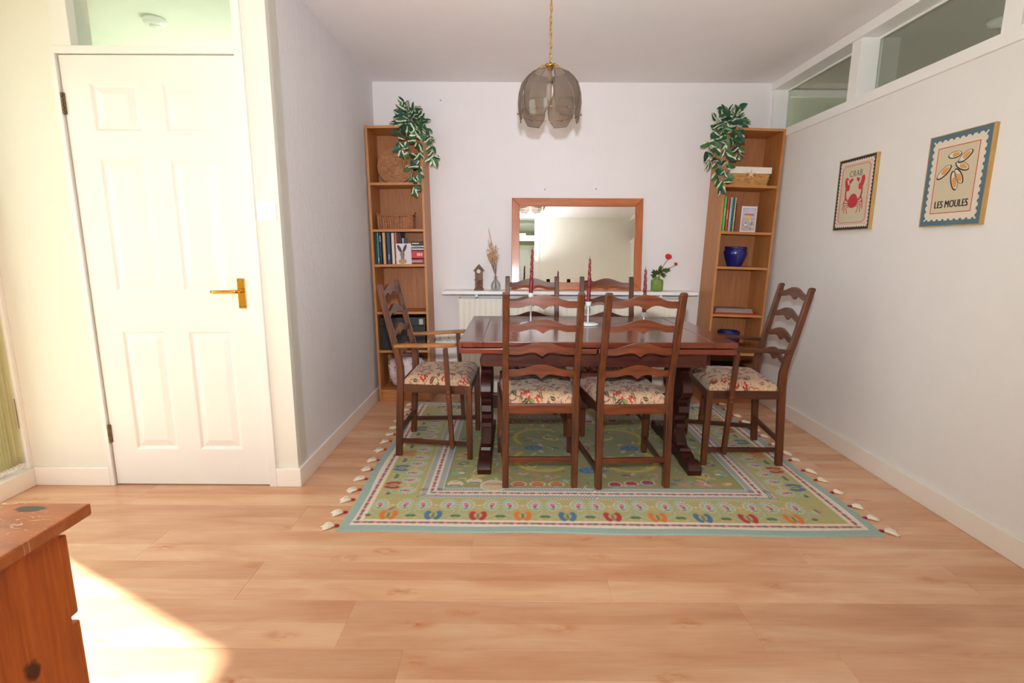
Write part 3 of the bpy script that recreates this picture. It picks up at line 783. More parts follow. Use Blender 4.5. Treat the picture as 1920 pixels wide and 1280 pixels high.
# ------------------------------------------------------------------ chairs
def fabric_canvas():
    cv = Canvas(.52, .52, .0026, 'cba789'); r = random.Random(11)
    RED, DR, GR, DG, BR, PK = 'a3312a', '6b2a2c', '6d7a45', '2f4a3a', '5a3a26', 'cf8f78'
    for i in range(750):   # tiny filler leaves
        x, y = r.uniform(0, .52), r.uniform(0, .52); cv.ell(x, y, r.uniform(.003, .007), .0018, r.choice([BR, DR, '8a6a4a', GR]), r.uniform(0, PI))
    for i in range(46):    # scrolling stems
        x, y, a = r.uniform(0, .52), r.uniform(0, .52), r.uniform(0, 6); k = r.uniform(-60, 60); pts = []
        for s in range(16): pts.append((x, y)); a += k*.008; x += .008*math.cos(a); y += .008*math.sin(a)
        cv.line(pts, .0042, r.choice([DG, DR, GR, BR]))
    for i in range(105):    # leaves
        x, y, a = r.uniform(0, .52), r.uniform(0, .52), r.uniform(0, PI); s = r.uniform(.012, .022)
        c = r.choice([GR, DG, DG, DR, PK]); cv.ell(x, y, s+.002, s*.5+.002, BR, a); cv.ell(x, y, s, s*.45, c, a); cv.line([(x-s*.8*math.cos(a), y-s*.8*math.sin(a)), (x+s*.8*math.cos(a), y+s*.8*math.sin(a))], .002, 'd9bf9c')
    for i in range(30):    # blossoms
        x, y = r.uniform(.02, .5), r.uniform(.02, .5); n = 5; a0 = r.uniform(0, 1); s = r.uniform(.010, .015)
        for q in range(n): cv.ell(x+s*math.cos(a0+q*1.257), y+s*math.sin(a0+q*1.257), s*.75, s*.55, r.choice([RED, RED, PK, 'b54a3c']), a0+q*1.257)
        cv.ell(x, y, s*.45, s*.45, 'e8d6b6'); cv.ell(x, y, s*.2, s*.2, DR)
    return cv
FAB = attr_mat('floral_seat_fabric', .9, 500, .2, .15)
cvf = fabric_canvas()
PY = [(0, 0, .036), (.20, .010, .036), (.36, .019, .038), (.44, .024, .040), (.52, .023, .038), (.60, .008, .034), (.70, -.018, .031), (.80, -.041, .030), (.90, -.063, .029), (.955, -.075, .028)]
def py(z):
    for (z0, y0, t0), (z1, y1, t1) in zip(PY, PY[1:]):
        if z <= z1: k = (z-z0)/(z1-z0); return y0+(y1-y0)*k, t0+(t1-t0)*k
    return PY[-1][1:]
def seat_cushion(hr, hf, depth, zs):
    me_cv = cvf; 
    def zf(X, Y):
        def warp(T):
            s = np.minimum(T, .52-T); S0 = .075
            e = np.where(s < S0, .15*(1-np.cos(s/S0*PI/2)), .15+(s-S0)/(.26-S0)*.35)
            return np.where(T < .26, e, 1-e)
        u, v = warp(X)*2-1, warp(Y); hw = hr+(hf-hr)*v
        edge = np.minimum(1-np.abs(u), np.minimum(v, 1-v)*2)
        dome = np.sqrt(np.clip(1-(1-np.clip(edge/.30, 0, 1))**2, 0, 1))
        Z = zs-.006+.050*dome+.010*(1-u*u)*(1-(2*v-1)**2)
        k = 1-.012*(1-dome)
        return (u*hw*k, depth*v, Z)
    return grid_mesh('cushion', me_cv, zf, FAB)
def ladder_slat(w, z, end_h, rise, y, th=.015, bow=.012):
    b = bm_new(); n = 28; top, bot = [], []
    for i in range(n+1):
        u = -1+2*i/n; s = abs(u)
        hump = .5*(1+math.cos(PI*min(1, s/.80))) if s < .80 else 0
        tz = z+end_h/2+rise*hump
        bz = z-end_h/2+.013*(.5*(1+math.cos(PI*(s-.30)/.42)) if abs(s-.30) < .42 else 0)
        if s < .16: bz = z-end_h/2+.013*(.5*(1+math.cos(PI*(.16-.30)/.42)))*(s/.16)-.007*(1-s/.16)
        top.append((u*w, tz)); bot.append((u*w, bz))
    F_, K_ = [], []
    for (x, tz), (_, bz) in zip(top, bot):
        yy = y-bow*(1-(x/w)**2)
        F_.append((b.verts.new((x, yy-th/2, bz)), b.verts.new((x, yy-th/2, tz)))); K_.append((b.verts.new((x, yy+th/2, bz)), b.verts.new((x, yy+th/2, tz))))
    for i in range(n):
        b.faces.new((F_[i][0], F_[i+1][0], F_[i+1][1], F_[i][1])); b.faces.new((K_[i][1], K_[i+1][1], K_[i+1][0], K_[i][0]))
        b.faces.new((F_[i][1], F_[i+1][1], K_[i+1][1], K_[i][1])); b.faces.new((K_[i][0], K_[i+1][0], F_[i+1][0], F_[i][0]))
    for e in (0, n): b.faces.new((F_[e][0], F_[e][1], K_[e][1], K_[e][0]))
    bmesh.ops.recalc_face_normals(b, faces=b.faces); return b
def make_chair(name, label, arm):
    t = thing(name, label, 'chair')
    hr, hf, dep = (.195, .235, .405) if arm else (.171, .199, .435)
    ZS = .422
    for s in (-1, 1):
        b = bm_new(); out = [(y-th/2, z) for z, y, th in PY]+[(-.092, .962), (-.088, .972), (-.076, .974), (-.064, .966)]+[(y+th/2, z) for z, y, th in PY[::-1]]
        prism(b, out, s*hr-.0155, s*hr+.0155, 'yz', .003); obj('rear_post', b, M['oak'], t, 'auto')
        b = beam(bm_new(), (s*hf, dep, ZS), (s*(hf+.002), dep+.006, 0), .036, .036, .003, up=(0, 1, 0), w1=.029, t1=.029); obj('leg', b, M['oak'], t)
        # seat rail, side
        b = beam(bm_new(), (s*hr, .036, ZS-.024), (s*hf, dep-.014, ZS-.024), .020, .046, .002); obj('seat_rail', b, M['oaky'], t)
        b = beam(bm_new(), (s*(hr), .012, .088), (s*(hf+.001), dep-.008, .088), .014, .026, .002); obj('stretcher', b, M['oaky'], t)
    obj('seat_rail', B(-hr+.013, hr-.013, .008, .030, ZS-.047, ZS-.001, .002), M['oakx'], t)
    obj('seat_rail', B(-hf+.015, hf-.015, dep-.010, dep+.012, ZS-.047, ZS-.001, .002), M['oakx'], t)
    obj('stretcher', B(-hr+.012, hr-.012, -.001, .017, .126, .152, .002), M['oakx'], t)
    for z in (.917, .803, .690, .578):
        yy = py(z)[0]+.002; obj('ladder_slat', ladder_slat(hr-.008, z, .031, .030, yy), M['oakx'], t, 'auto')
    o = mesh_obj('cushion', seat_cushion(hr-.004+.010, hf+.004, dep-.026, ZS), t); o.location = (0, .034, 0)
    if arm:
        for s in (-1, 1):
            xo = hr+.002; n = 10
            L = [(xo-.013, -.020), (xo-.016, .05), (xo+.004, .16), (xo+.014, .26), (xo+.014, .315), (xo+.020, .335), (xo+.034, .345), (xo+.052, .340), (xo+.062, .322), (xo+.060, .28), (xo+.046, .18), (xo+.028, .06), (xo+.016, -.005)]
            b = prism(bm_new(), [(s*a, c) for a, c in L], .630, .650, 'xy', .004)
            for v in b.verts: v.co.z += (v.co.y-.1)*.045
            obj('arm', b, M['armwood'], t, 'auto')
            b = beam(bm_new(), (s*(hf+.024), .285, .636), (s*(hf+.022), .315, .076), .030, .024, .003, up=(0, 1, 0)); sp = obj('arm_support', b, M['oak'], t)
            for zz in (.372, .398):
                b = lathe(bm_new(), [(0, 0), (.004, 0), (.003, .002), (0, .0025)], 8); bmesh.ops.rotate(b, matrix=Matrix.Rotation(s*PI/2, 3, 'Y'), verts=b.verts)
                obj('screw', b, M['brasspale'], sp, loc=(s*(hf+.0385), .2985, zz))
    return t
def place(t, x, y, rot, label, group):
    t.location = (x, y, ZR); t.rotation_euler = (0, 0, rot); t['label'] = label; t['group'] = group; return t
c1 = make_chair('dining_chair', 'x', False)
G = 'ladder-back side chairs around the table'
place(c1, .134, 2.415, R(1.0), 'dark oak ladder-back chair at the near side of the table, left one', G)
place(dup(c1), .5925, 2.412, R(4.0), 'dark oak ladder-back chair at the near side of the table, right one', G)
place(dup(c1), .128, 3.56, R(180.5), 'dark oak ladder-back chair with its back to the radiator, left one', G)
place(dup(c1), .645, 3.56, R(179), 'dark oak ladder-back chair with its back to the radiator, right one', G)
a1 = make_chair('dining_armchair', 'x', True)
G = 'ladder-back armchairs at the table ends'
place(a1, -.645, 2.998, R(-91.5), 'ladder-back armchair with worn golden arms at left end of table', G)
a2 = place(dup(a1), 1.480, 2.885, R(84), 'ladder-back armchair with dark arms at right end of table', G)
for ch in a2.children:
    if ch.name.startswith('arm') and not ch.name.startswith('arm_support'):
        ch.data = ch.data.copy(); ch.data.materials[0] = M['oaky']

# ------------------------------------------------------------------ candlesticks and twisted candles
white_metal = paint('pale_blue_enamel', (.86, .89, .92), .3, .01)
wax = paint('burgundy_wax', (.47, .08, .12), .35, .05)
def candle_mesh():
    b = bm_new(); H = .264; n = 60; seg = 16; rings = []
    for i in range(n+1):
        z = H*i/n; tw = z*2*PI/.040
        env = .0118*(1-.42*max(0, z/H-.25)/.75) if z > .05 else .0115
        amp = 0 if z < .055 else .20*min(1, (z-.055)/.02)
        if z > H-.012: env *= max(.12, (H-z)/.012)
        ring = []
        for k in range(seg):
            a = 2*PI*k/seg; r = env*(1-amp*(.5+.5*math.cos(a*2-tw*2)))
            ox = .0012*amp/.2*math.cos(tw); oy = .0012*amp/.2*math.sin(tw)
            ring.append(b.verts.new((r*math.cos(a)+ox, r*math.sin(a)+oy, z)))
        rings.append(ring)
    for A, C in zip(rings, rings[1:]):
        for k in range(seg): b.faces.new((A[k], A[(k+1) % seg], C[(k+1) % seg], C[k]))
    b.faces.new(rings[0][::-1]); b.faces.new(rings[-1]); bmesh.ops.recalc_face_normals(b, faces=b.faces); return b
cand = None
for x, y, h, lean, l1, l2 in ((.0995, 3.016, .185, (0, R(1.2), 0), 'tall pale enamel candlestick at left of the table', 'twisted burgundy candle in the left and tallest candlestick'),
                      (.435, 3.016, .1355, (0, R(.4), 0), 'pale enamel candlestick in the middle of the table, round base in full view', 'twisted burgundy candle in the middle candlestick'),
                      (.762, 3.016, .076, (0, R(-.6), 0), 'shortest pale enamel candlestick behind the right front chair', 'twisted burgundy candle in the right and shortest candlestick')):
    t = thing('candlestick', l1, 'candlestick', (x, y, .7335), 0, 'three candlesticks on the dining table')
    obj('base', lathe(bm_new(), [(0, 0), (.060, 0), (.062, .004), (.059, .009), (.020, .011), (.006, .014), (0, .014)], 40), white_metal, t, True)
    obj('stem', lathe(bm_new(), [(0, .012), (.0048, .013), (.0042, h-.030), (0, h-.028)], 14), white_metal, t, True)
    obj('cup', lathe(bm_new(), [(0, h-.032), (.005, h-.031), (.014, h-.024), (.017, h-.012), (.0185, h), (.0155, h+.001), (.013, h-.010), (0, h-.011)], 24), white_metal, t, 'auto')
    if cand is None:
        cand = obj('candle', candle_mesh(), wax, None, True)
        w = tube(bm_new(), [(0, 0, .262), (.0006, .0003, .270), (0, 0, .276)], .0009, 6); obj('wick', w, paint('cotton_wick', (.45, .3, .28), .9), cand)
        c = cand
    else: c = dup(cand)
    c.location = (x, y, .7335+h-.0105); c.rotation_euler = lean
    tag(c, l2, 'candle', 'twisted candles on the table')

# ------------------------------------------------------------------ bookcases
TH = .018
def bookcase(label, loc, roty):
    t = thing('bookcase', label, 'bookcase', loc, (0, roty, 0), 'matching narrow bookcases')
    w, d, h = .405, .275, 2.02
    for s in (0, 1): obj('side_panel', B(s*(w-TH), s*(w-TH)+TH, 0, d, 0, h, .0015), M['billy'], t)
    obj('top_panel', B(TH, w-TH, 0, d, h-TH, h, .001), M['billyx'], t)
    obj('back_panel', B(TH, w-TH, d-.010, d-.004, .09, h-TH), M['billyback'], t)
    for z in (1.632, 1.303, 1.049, .695, .400, .090): obj('shelf', B(TH, w-TH, .004, d-.011, z-TH, z, .001), M['billyx'], t)
    obj('plinth', B(TH, w-TH, .014, .030, 0, .071), M['billyx'], t)
    return t
BF = 3.868
bl = bookcase('tall narrow oak bookcase in the left corner beside the textured wall', (-1.036, BF, 0), R(-.72))
br = bookcase('tall narrow oak bookcase at right, leaning slightly towards the right wall', (1.457, BF, .000), R(1.55))
def inb(bc, x, y, z):
    """point in bookcase coordinates -> world"""
    a = bc.rotation_euler[1]; return (bc.location[0]+x*math.cos(a)+z*math.sin(a), bc.location[1]+y, bc.location[2]-x*math.sin(a)+z*math.cos(a))
def at(o, bc, x, y, z, rz=0, ry=0):
    o.location = inb(bc, x, y, z); o.rotation_euler = Euler((0, bc.rotation_euler[1]+ry, rz), 'XYZ'); return o

# books
def book(label, col, w, d, h, bc, x, y, z, lying=False, ry=0, rz=0, group='', title=None, decor=None):
    t = thing('book', label, 'book', group=group)
    cov = paint('cover_'+label[:18].replace(' ', '_'), col, .45, .06); paper = paper_mat
    if lying:     # spine towards the camera, thickness is h
        obj('page_block', B(.003, w-.003, .004, d-.002, .003, h-.003), paper, t)
        b = B(0, w, 0, .003, 0, h); bx(b, 0, w, 0, d, 0, .0028); bx(b, 0, w, 0, d, h-.0028, h); obj('cover', b, cov, t)
    else:
        obj('page_block', B(.002, w-.002, .004, d-.002, .003, h-.003), paper, t)
        b = B(0, w, 0, .003, 0, h); bx(b, 0, .0022, 0, d, 0, h); bx(b, w-.0022, w, 0, d, 0, h); obj('cover', b, cov, t)
    if title:
        tc, z0, z1 = title; tm = paint('lettering_'+label[:14].replace(' ', '_'), tc, .5)
        b = bm_new(); r = random.Random(len(label))
        if lying:
            q = w*z0
            while q < w*z1: s = r.uniform(.006, .010); bx(b, q, q+s, -.0006, .0002, h*.32, h*.68); q += s+.003
        else:
            q = h*z0
            while q < h*z1: s = r.uniform(.006, .011); bx(b, w*.28, w*.72, -.0006, .0002, q, q+s); q += s+.0035
        obj('spine_lettering', b, tm, t)
    return at(t, bc, x, y, z, rz, ry)
paper_mat = paint('book_paper', (.90, .87, .78), .9, .03, .3, 300)
GB = 'books on the left bookcase'; x = .024; zs = 1.0495
for lab, col, w, h, ti in (('slim dark teal book at left end of the row', '1d5560', .0105, .228, None), ('bright teal book, second in the left row', '3f8188', .017, .232, ('b9d0c8', .1, .2)),
        ('navy book with pale spots between teal and black', '17334f', .016, .230, ('c9c9b9', .72, .9)), ('thin black book beside the yellow one', '2a1d24', .0075, .228, None), ('mustard yellow book in the left row', 'd2a766', .022, .231, None),
        ('thin dark olive book after the yellow one', '3d3d33', .008, .230, None), ('deep blue book with a pale stripe', '2c3f6c', .026, .232, ('8f9bc0', .15, .3)), ('thin dark green book beside the cream one', '42524a', .007, .229, None),
        ('cream spined book in the left row', 'd8cdb8', .023, .228, None), ('orange red book after the cream one', 'c0523a', .020, .231, ('d98a6a', .1, .2)), ('black book with purple top in the left row', '332a33', .014, .231, ('6d3a5a', .75, .9)), ('thin charcoal book behind the hare picture', '3c3f42', .013, .228, None)):
    book(lab, col, w, .165, h, bl, x, .035, zs, group=GB, title=ti); x += w+.0006
book('pale lilac booklet standing behind the hare picture', 'b4b6d0', .016, .15, .190, bl, x+.001, .06, zs, group=GB)
# stack of boxes/books at right of the row
book('maroon book lying at the bottom of the small stack', '7c2228', .108, .13, .040, bl, .272, .030, zs, True, group=GB, title=('d8a0a8', .12, .85))
book('bright red book lying on the maroon book', 'c2202a', .090, .125, .058, bl, .290, .030, zs+.0405, True, group=GB, title=('e8c0b0', .45, .9))
book('pale grey book lying on the red book', 'b9b2b8', .098, .12, .020, bl, .283, .036, zs+.0990, True, group=GB)
book('white book lying second from top of the stack', 'cfc9c9', .096, .12, .018, bl, .284, .036, zs+.1195, True, group=GB, title=('6a6a70', .3, .9))
book('black book with white title on top of the stack', '2a2522', .096, .11, .024, bl, .286, .036, zs+.138, True, group=GB, title=('e8e2d8', .1, .62))
# hare picture card
LAY = [0]
def ell_poly(b, cx, cz, a, c, rot, y0, y1, n=16, squash=None):
    LAY[0] = (LAY[0]+1) % 7; y0 = y0-LAY[0]*.00012
    pts = []
    for i in range(n):
        t = 2*PI*i/n; u, v = a*math.cos(t), c*math.sin(t)
        if squash: v *= 1-squash*u/a
        pts.append((cx+u*math.cos(rot)-v*math.sin(rot), cz+u*math.sin(rot)+v*math.cos(rot)))
    return prism(b, pts, y0, y1, 'xz')
t = thing('picture_card', 'white card painted with a long eared brown hare, standing before the books', 'picture')
obj('card', B(0, .112, 0, .003, 0, .150), paint('card_white', (.84, .81, .84), .6, .02), t)
br1, br2, tan = paint('hare_ear_grey', (.30, .26, .28), .8, .25), paint('hare_fur', (.55, .48, .40), .8, .3), paint('hare_chest_tan', (.72, .60, .42), .8, .2)
b = ell_poly(bm_new(), .026, .112, .011, .032, .45, -.0006, 0); ell_poly(b, .064, .114, .010, .033, -.42, -.0006, 0); obj('hare_ears', b, br1, t)
b = ell_poly(bm_new(), .046, .070, .017, .026, 0, -.0008, 0); ell_poly(b, .046, .045, .013, .018, 0, -.0008, 0); obj('hare_head', b, br2, t)
obj('hare_chest', ell_poly(bm_new(), .046, .020, .030, .019, 0, -.0007, 0), tan, t)
b = ell_poly(bm_new(), .039, .074, .0022, .003, 0, -.0012, 0, 8); ell_poly(b, .053, .074, .0022, .003, 0, -.0012, 0, 8); obj('hare_eyes', b, dark, t)
at(t, bl, .178, .024, zs)

# round wicker mat
def wick_mat(name, c1, c2, sc_=60, rot=(0, 0, 0)):
    m, n, b = base(name, .8); v = coords(n)
    f = noise(n, v, sc_, 3, .7); f2 = noise(n, v, 9, 2)
    c = ramp(n, f, [(.3, lin(c1)), (.7, lin(c2))]); c = mix(n, .4, c, ramp(n, f2, [(.3, (.7, .7, .7)), (.7, (1, 1, 1))]), 'MULTIPLY')
    n.links.new(c, b.inputs['Base Color']); bump(n, b, f, .4, .003); return m
wk = wick_mat('woven_seagrass', 'a8683c', 'd8a478'); wk2 = wick_mat('red_brown_wicker', '96593a', 'c58a62'); wk3 = wick_mat('golden_wicker', 'b98040', 'deb070')
t = thing('woven_mat', 'round woven seagrass mat propped in the top of the left bookcase', 'mat')
R0 = .138
obj('backing', lathe(bm_new(), [(0, -.004), (R0-.004, -.004), (R0-.004, .002), (0, .002)], 48), wk, t)
for k in range(11):
    r = .010+k*.0122; nseg = max(10, int(2*PI*r/.011)); b = bm_new(); pts = []
    for i in range(nseg*2):
        a = 2*PI*i/(nseg*2); pts.append((r*math.cos(a), r*math.sin(a), .005+.0022*(i % 2)))
    pts.append(pts[0]); tube(b, pts, .0062, 6, [(.0068 if i % 2 else .0048) for i in range(len(pts))]); obj('coil', b, wk, t, True)
at(t, bl, .178, .155, 1.632+.138)
t.rotation_euler = (R(90-14), R(-.7), 0); t.location = inb(bl, .172, .175, 1.632+.136)
# wicker basket builder: stakes and weave
def basket(t, w, d, h, flare, mat, rows, step, vertical=False):
    def ringpts(z, n=64, extra=0, ph=0):
        k = 1+flare*z/h; hw, hd = w/2*k, d/2*k; pts = []; per = 2*(2*hw+2*hd); m_ = max(8, int(per/step))
        for i in range(m_):
            s = per*i/m_
            for L, f in ((2*hw, lambda q: (-hw+q, -hd)), (2*hd, lambda q: (hw, -hd+q)), (2*hw, lambda q: (hw-q, hd)), (2*hd, lambda q: (-hw, hd-q))):
                if s <= L: x_, y_ = f(s); break
                s -= L
            o_ = .0022*(1 if (i+ph) % 2 else -1); r_ = math.hypot(x_, y_)
            pts.append((x_*(1+o_/max(.02, r_)), y_*(1+o_/max(.02, r_)), z))
        return pts+[pts[0]]
    k = 1+flare; b = bm_new()
    prism(b, [(-w/2+.003, -d/2+.003), (w/2-.003, -d/2+.003), (w/2-.003, d/2-.003), (-w/2+.003, d/2-.003)], 0, .004, 'xy'); obj('base', b, mat, t)
    b = bm_new()
    if not vertical:
        for r in range(rows): tube(b, ringpts(h*(r+.5)/rows, ph=r), h/rows*.52, 5)
        obj('weave', b, mat, t, True)['kind'] = 'stuff'
    else:
        top, bot = ringpts(h-.006), ringpts(.004)
        m_ = min(len(top), len(bot))
        for i in range(m_-1): beam(b, bot[int(i*len(bot)/m_)], top[i*len(top)//m_], step*.85, .005)
        obj('weave', b, mat, t)['kind'] = 'stuff'
    obj('rim', tube(bm_new(), [(-w/2*k, -d/2*k, h), (w/2*k, -d/2*k, h), (w/2*k, d/2*k, h), (-w/2*k, d/2*k, h), (-w/2*k, -d/2*k, h)], .0055, 8), mat, t, True)
t = thing('wicker_basket', 'small reddish wicker basket with side handles on the left bookcase', 'basket')
basket(t, .235, .15, .100, .06, wk2, 8, .0085, True)
for s in (-1, 1):
    obj('handle', tube(bm_new(), [(s*.124, -.03, .098), (s*.140, -.02, .118), (s*.146, 0, .124), (s*.140, .02, .118), (s*.124, .03, .098)], .0045, 8), wk2, t, True)
at(t, bl, .170, .12, 1.3035)
# black file boxes
t = thing('storage_box', 'black storage box filling the lower compartment of the left bookcase', 'box')
blk = paint('black_card', (.085, .095, .10), .5, .1); 
obj('box_body', B(0, .345, 0, .23, 0, .185, .003), blk, t); obj('lid', B(-.003, .348, -.003, .233, .186, .250, .004), paint('charcoal_card', (.12, .125, .135), .5, .1), t)
obj('label_holder', B(.300, .330, -.005, -.003, .196, .238, .001), paint('cream_card_label', (.72, .68, .60), .6), t)
at(t, bl, .028, .022, .6955-.295)
# flowery bag
def bag():
    m, n, b = base('pink_flower_cotton', .9); v = coords(n)
    vo = n.nodes.new('ShaderNodeTexVoronoi'); vo.inputs['Scale'].default_value = 34; n.links.new(v, vo.inputs['Vector'])
    c = ramp(n, vo.outputs['Distance'], [(.22, lin('c23a55')), (.36, lin('e0a3ac')), (.46, lin('dcd3d8'))])
    f = noise(n, v, 12, 2); c2 = mix(n, ramp(n, f, [(.45, (0, 0, 0)), (.6, (1, 1, 1))]), (*lin('dcd3d8'), 1), c)
    n.links.new(c2, b.inputs['Base Color'])
    t = thing('fabric_bag', 'white cotton bag with pink flowers on the bottom shelf at left', 'bag')
    bm = bm_new(); bmesh.ops.create_icosphere(bm, subdivisions=4, radius=1)
    for v_ in bm.verts:
        x, y, z = v_.co; zz = (z+1)/2; top = max(0, zz-.75)/.25
        hh = max(1e-3, math.sqrt(max(0, 1-z*z))); sx = .150*(1-.25*top)*x/hh*hh**.25; sy = .092*(1-.2*top)*y/hh*hh**.25
        fold = 1+.035*math.sin(x*14)+.03*math.sin(zz*11+x*5)
        v_.co = (sx*fold, sy*fold, .002+.245*(zz**.8))
    obj('bag_body', bm, m, t, True)
    bm = bm_new(); tube(bm, [(-.06, 0, .232), (-.03, -.01, .255), (.02, -.01, .258), (.06, 0, .232)], .010, 8); obj('handle', bm, m, t, True)
    at(t, bl, .200, .125, .0905)
bag()

# right bookcase contents
t = thing('lined_basket', 'golden wicker basket with white liner and starfish on the right bookcase', 'basket')
basket(t, .265, .17, .110, .09, wk3, 11, .013)
lin_m = paint('white_cotton_liner', (.90, .86, .82), .9, .02, .3, 100)
b = bm_new()
for (x0, x1, y0, y1) in ((-.150, .150, -.103, -.094), (-.150, .150, .094, .103), (-.150, -.141, -.094, .094), (.141, .150, -.094, .094)): bx(b, x0, x1, y0, y1, .082, .128, .003)
for v_ in b.verts:
    if v_.co.z < .1: v_.co.z += .004*math.sin(v_.co.x*60)
obj('liner', b, lin_m, t)
pts = []
for i in range(10):
    a = PI/2+i*PI/5; r = .037 if i % 2 == 0 else .0115; pts.append((r*math.cos(a), .078+r*math.sin(a)))
obj('starfish', prism(bm_new(), pts, -.111, -.104, 'xz', .002), paint('dried_starfish', (.86, .74, .62), .9, .05, .5, 200), t)
at(t, br, .196, .125, 1.6325)
GR = 'books on the right bookcase'; zs = 1.3035; x = .030
for lab, col, w, h, ti, lean in (('bright green book at left end of the row', '35c860', .020, .245, ('8fd8a0', .45, .65), 0), ('bright red book beside the green one', 'dd3318', .019, .246, ('ee9a80', .35, .6), 0),
        ('pale blue book beside the red one', '84a9ac', .022, .242, ('a9c6c8', .3, .7), 0), ('slim grey green book', '5f7d78', .009, .238, None, 0), ('sage book with pale spine, right of the blue one', 'a3a88f', .014, .240, ('d0cfb8', .3, .6), 0)):
    book(lab, col, w, .17, h, br, x, .03, zs, group=GR, title=ti, ry=R(.3)); x += w+.0012
book('short coral and white booklet behind the photo card', 'c86a58', .007, .14, .205, br, x+.010, .05, zs, group=GR, ry=R(.5))
t = thing('picture_card', 'small colourful harbour picture on white card beside the green and red books', 'picture')
obj('card', B(0, .112, 0, .004, 0, .182), paint('card_white_b', (.86, .83, .84), .6, .02), t)
def swatch(x0, x1, z0, z1, c, nm, k=0): obj(nm, B(x0, x1, -.0006-k, .0001, z0, z1), paint('print_'+nm+c, c, .6, .15), t)
swatch(.007, .105, .008, .172, 'b8b4c8', 'painted_sky'); swatch(.007, .105, .008, .100, 'b3a4a6', 'painted_quay', .0003)
r = random.Random(5)
for k in range(26):
    x0 = r.uniform(.010, .090); z0 = r.uniform(.012, .12); c = r.choice(['b5625a', 'd9d4d4', '8a8590', 'c7a090', '6f7a90', 'd8b04a', 'c8c0c4'])
    b = B(x0, x0+r.uniform(.006, .014), -.0016, -.0008, z0, z0+r.uniform(.004, .014)); obj('painted_boat', b, paint('boat_paint_%d' % k, c, .6), t)
swatch(.024, .090, .118, .130, 'c0605a', 'painted_roofs', .0012); swatch(.040, .072, .095, .118, 'd2b24a', 'painted_awning', .0012)
at(t, br, .160, .022, zs)
blue = paint('cobalt_glaze', (.10, .13, .42), .12, .08, spec=.7)
def pot(label, bc, x, y, z, k=1):
    t = thing('glazed_pot', label, 'pot', group='cobalt blue glazed pots')
    pr_ = [(0, .0), (.050, 0), (.052, .006), (.066, .040), (.080, .085), (.083, .105), (.077, .122), (.071, .130), (.076, .136), (.078, .143), (.074, .147), (.068, .143), (.066, .130), (.072, .105), (.060, .03), (0, .02)]
    obj('pot_body', lathe(bm_new(), [(a*k, c*k) for a, c in pr_[:8]]+[(a*k, c*k) for a, c in pr_[8:]], 40), blue, t, True)
    b = lathe(bm_new(), [(.0755*k, .128*k), (.080*k, .134*k), (.081*k, .141*k), (.076*k, .147*k)], 40); obj('rim', b, blue, t, True)
    return at(t, bc, x, y, z)
pot('cobalt blue glazed pot on the middle shelf of the right bookcase', br, .192, .13, 1.0495)
pot('cobalt blue glazed pot low on the right bookcase behind the table', br, .205, .13, .4005, 1.05)
t = thing('place_mats', 'pile of pale beige place mats on a red mat, right bookcase', 'place mats')
b = B(0, .33, 0, .22, 0, .010, .002); obj('red_mat', b, paint('red_cork_mat', (.72, .10, .09), .5), t)
for k in range(4): obj('mat', B(.015+.003*k, .300-.002*k, .012+.002*k, .20, .0105+.0075*k, .017+.0075*k, .0015), paint('beige_mat_%d' % k, (.68-.02*k, .60-.02*k, .53), .6, .06), t)
at(t, br, .030, .018, .6955)
t = thing('storage_box', 'dark green box on the bottom shelf of the right bookcase', 'box')
obj('box_body', B(0, .30, 0, .22, 0, .16, .003), paint('dark_green_card', (.10, .15, .13), .6), t); obj('lid', B(-.003, .303, -.003, .223, .161, .195, .003), paint('dark_green_card_lid', (.12, .17, .15), .6), t)
at(t, br, .045, .03, .0905)

# ------------------------------------------------------------------ radiator and mantel shelf
t = thing('radiator', 'long cream fluted radiator under the white shelf', 'radiator', (-.428, 4.035, .17))
b = bm_new(); n = 41; pitch = 1.73/n; pts = []
for i in range(n): 
    x0 = i*pitch; pts += [(x0, 0), (x0+pitch*.12, -.006), (x0+pitch*.80, -.006), (x0+pitch*.92, 0)]
pts += [(1.73, 0), (1.73, .016), (0, .016)]
obj('front_panel', prism(b, pts, 0, .615, 'xy'), M['radiator'], t)
obj('rear_panel', B(.01, 1.72, .065, .078, .01, .60), M['radiator'], t)
b = bm_new()
for i in range(60): bx(b, .03+i*.0285, .0315+i*.0285, .017, .064, .02, .60)
obj('fins', b, M['radiator'], t)['kind'] = 'stuff'
obj('side_cover', B(-.002, .006, -.004, .078, .0, .622, .002), M['radiator'], t); obj('side_cover', B(1.724, 1.732, -.004, .078, 0, .622, .002), M['radiator'], t)
b = tube(bm_new(), [(.05, .04, .0), (.05, .04, -.16)], .008, 10); tube(b, [(1.68, .04, 0), (1.68, .04, -.16)], .008, 10); obj('pipe', b, M['radiator'], t, True)
b = B(.2, .23, .078, .114, .05, .55); bx(b, 1.5, 1.53, .078, .114, .05, .55); obj('bracket', b, M['steel'], t)
t = thing('mantel_shelf', 'long white painted shelf over the radiator', 'shelf', (-.545, 3.945, .824))
obj('board', B(0, 1.945, 0, .205, 0, .026, .004), M['gloss_cool'], t)
b = B(.25, .27, .02, .2, -.02, 0); bx(b, 1.66, 1.68, .02, .2, -.02, 0); obj('bracket', b, M['gloss_cool'], t)
ZM = .8505

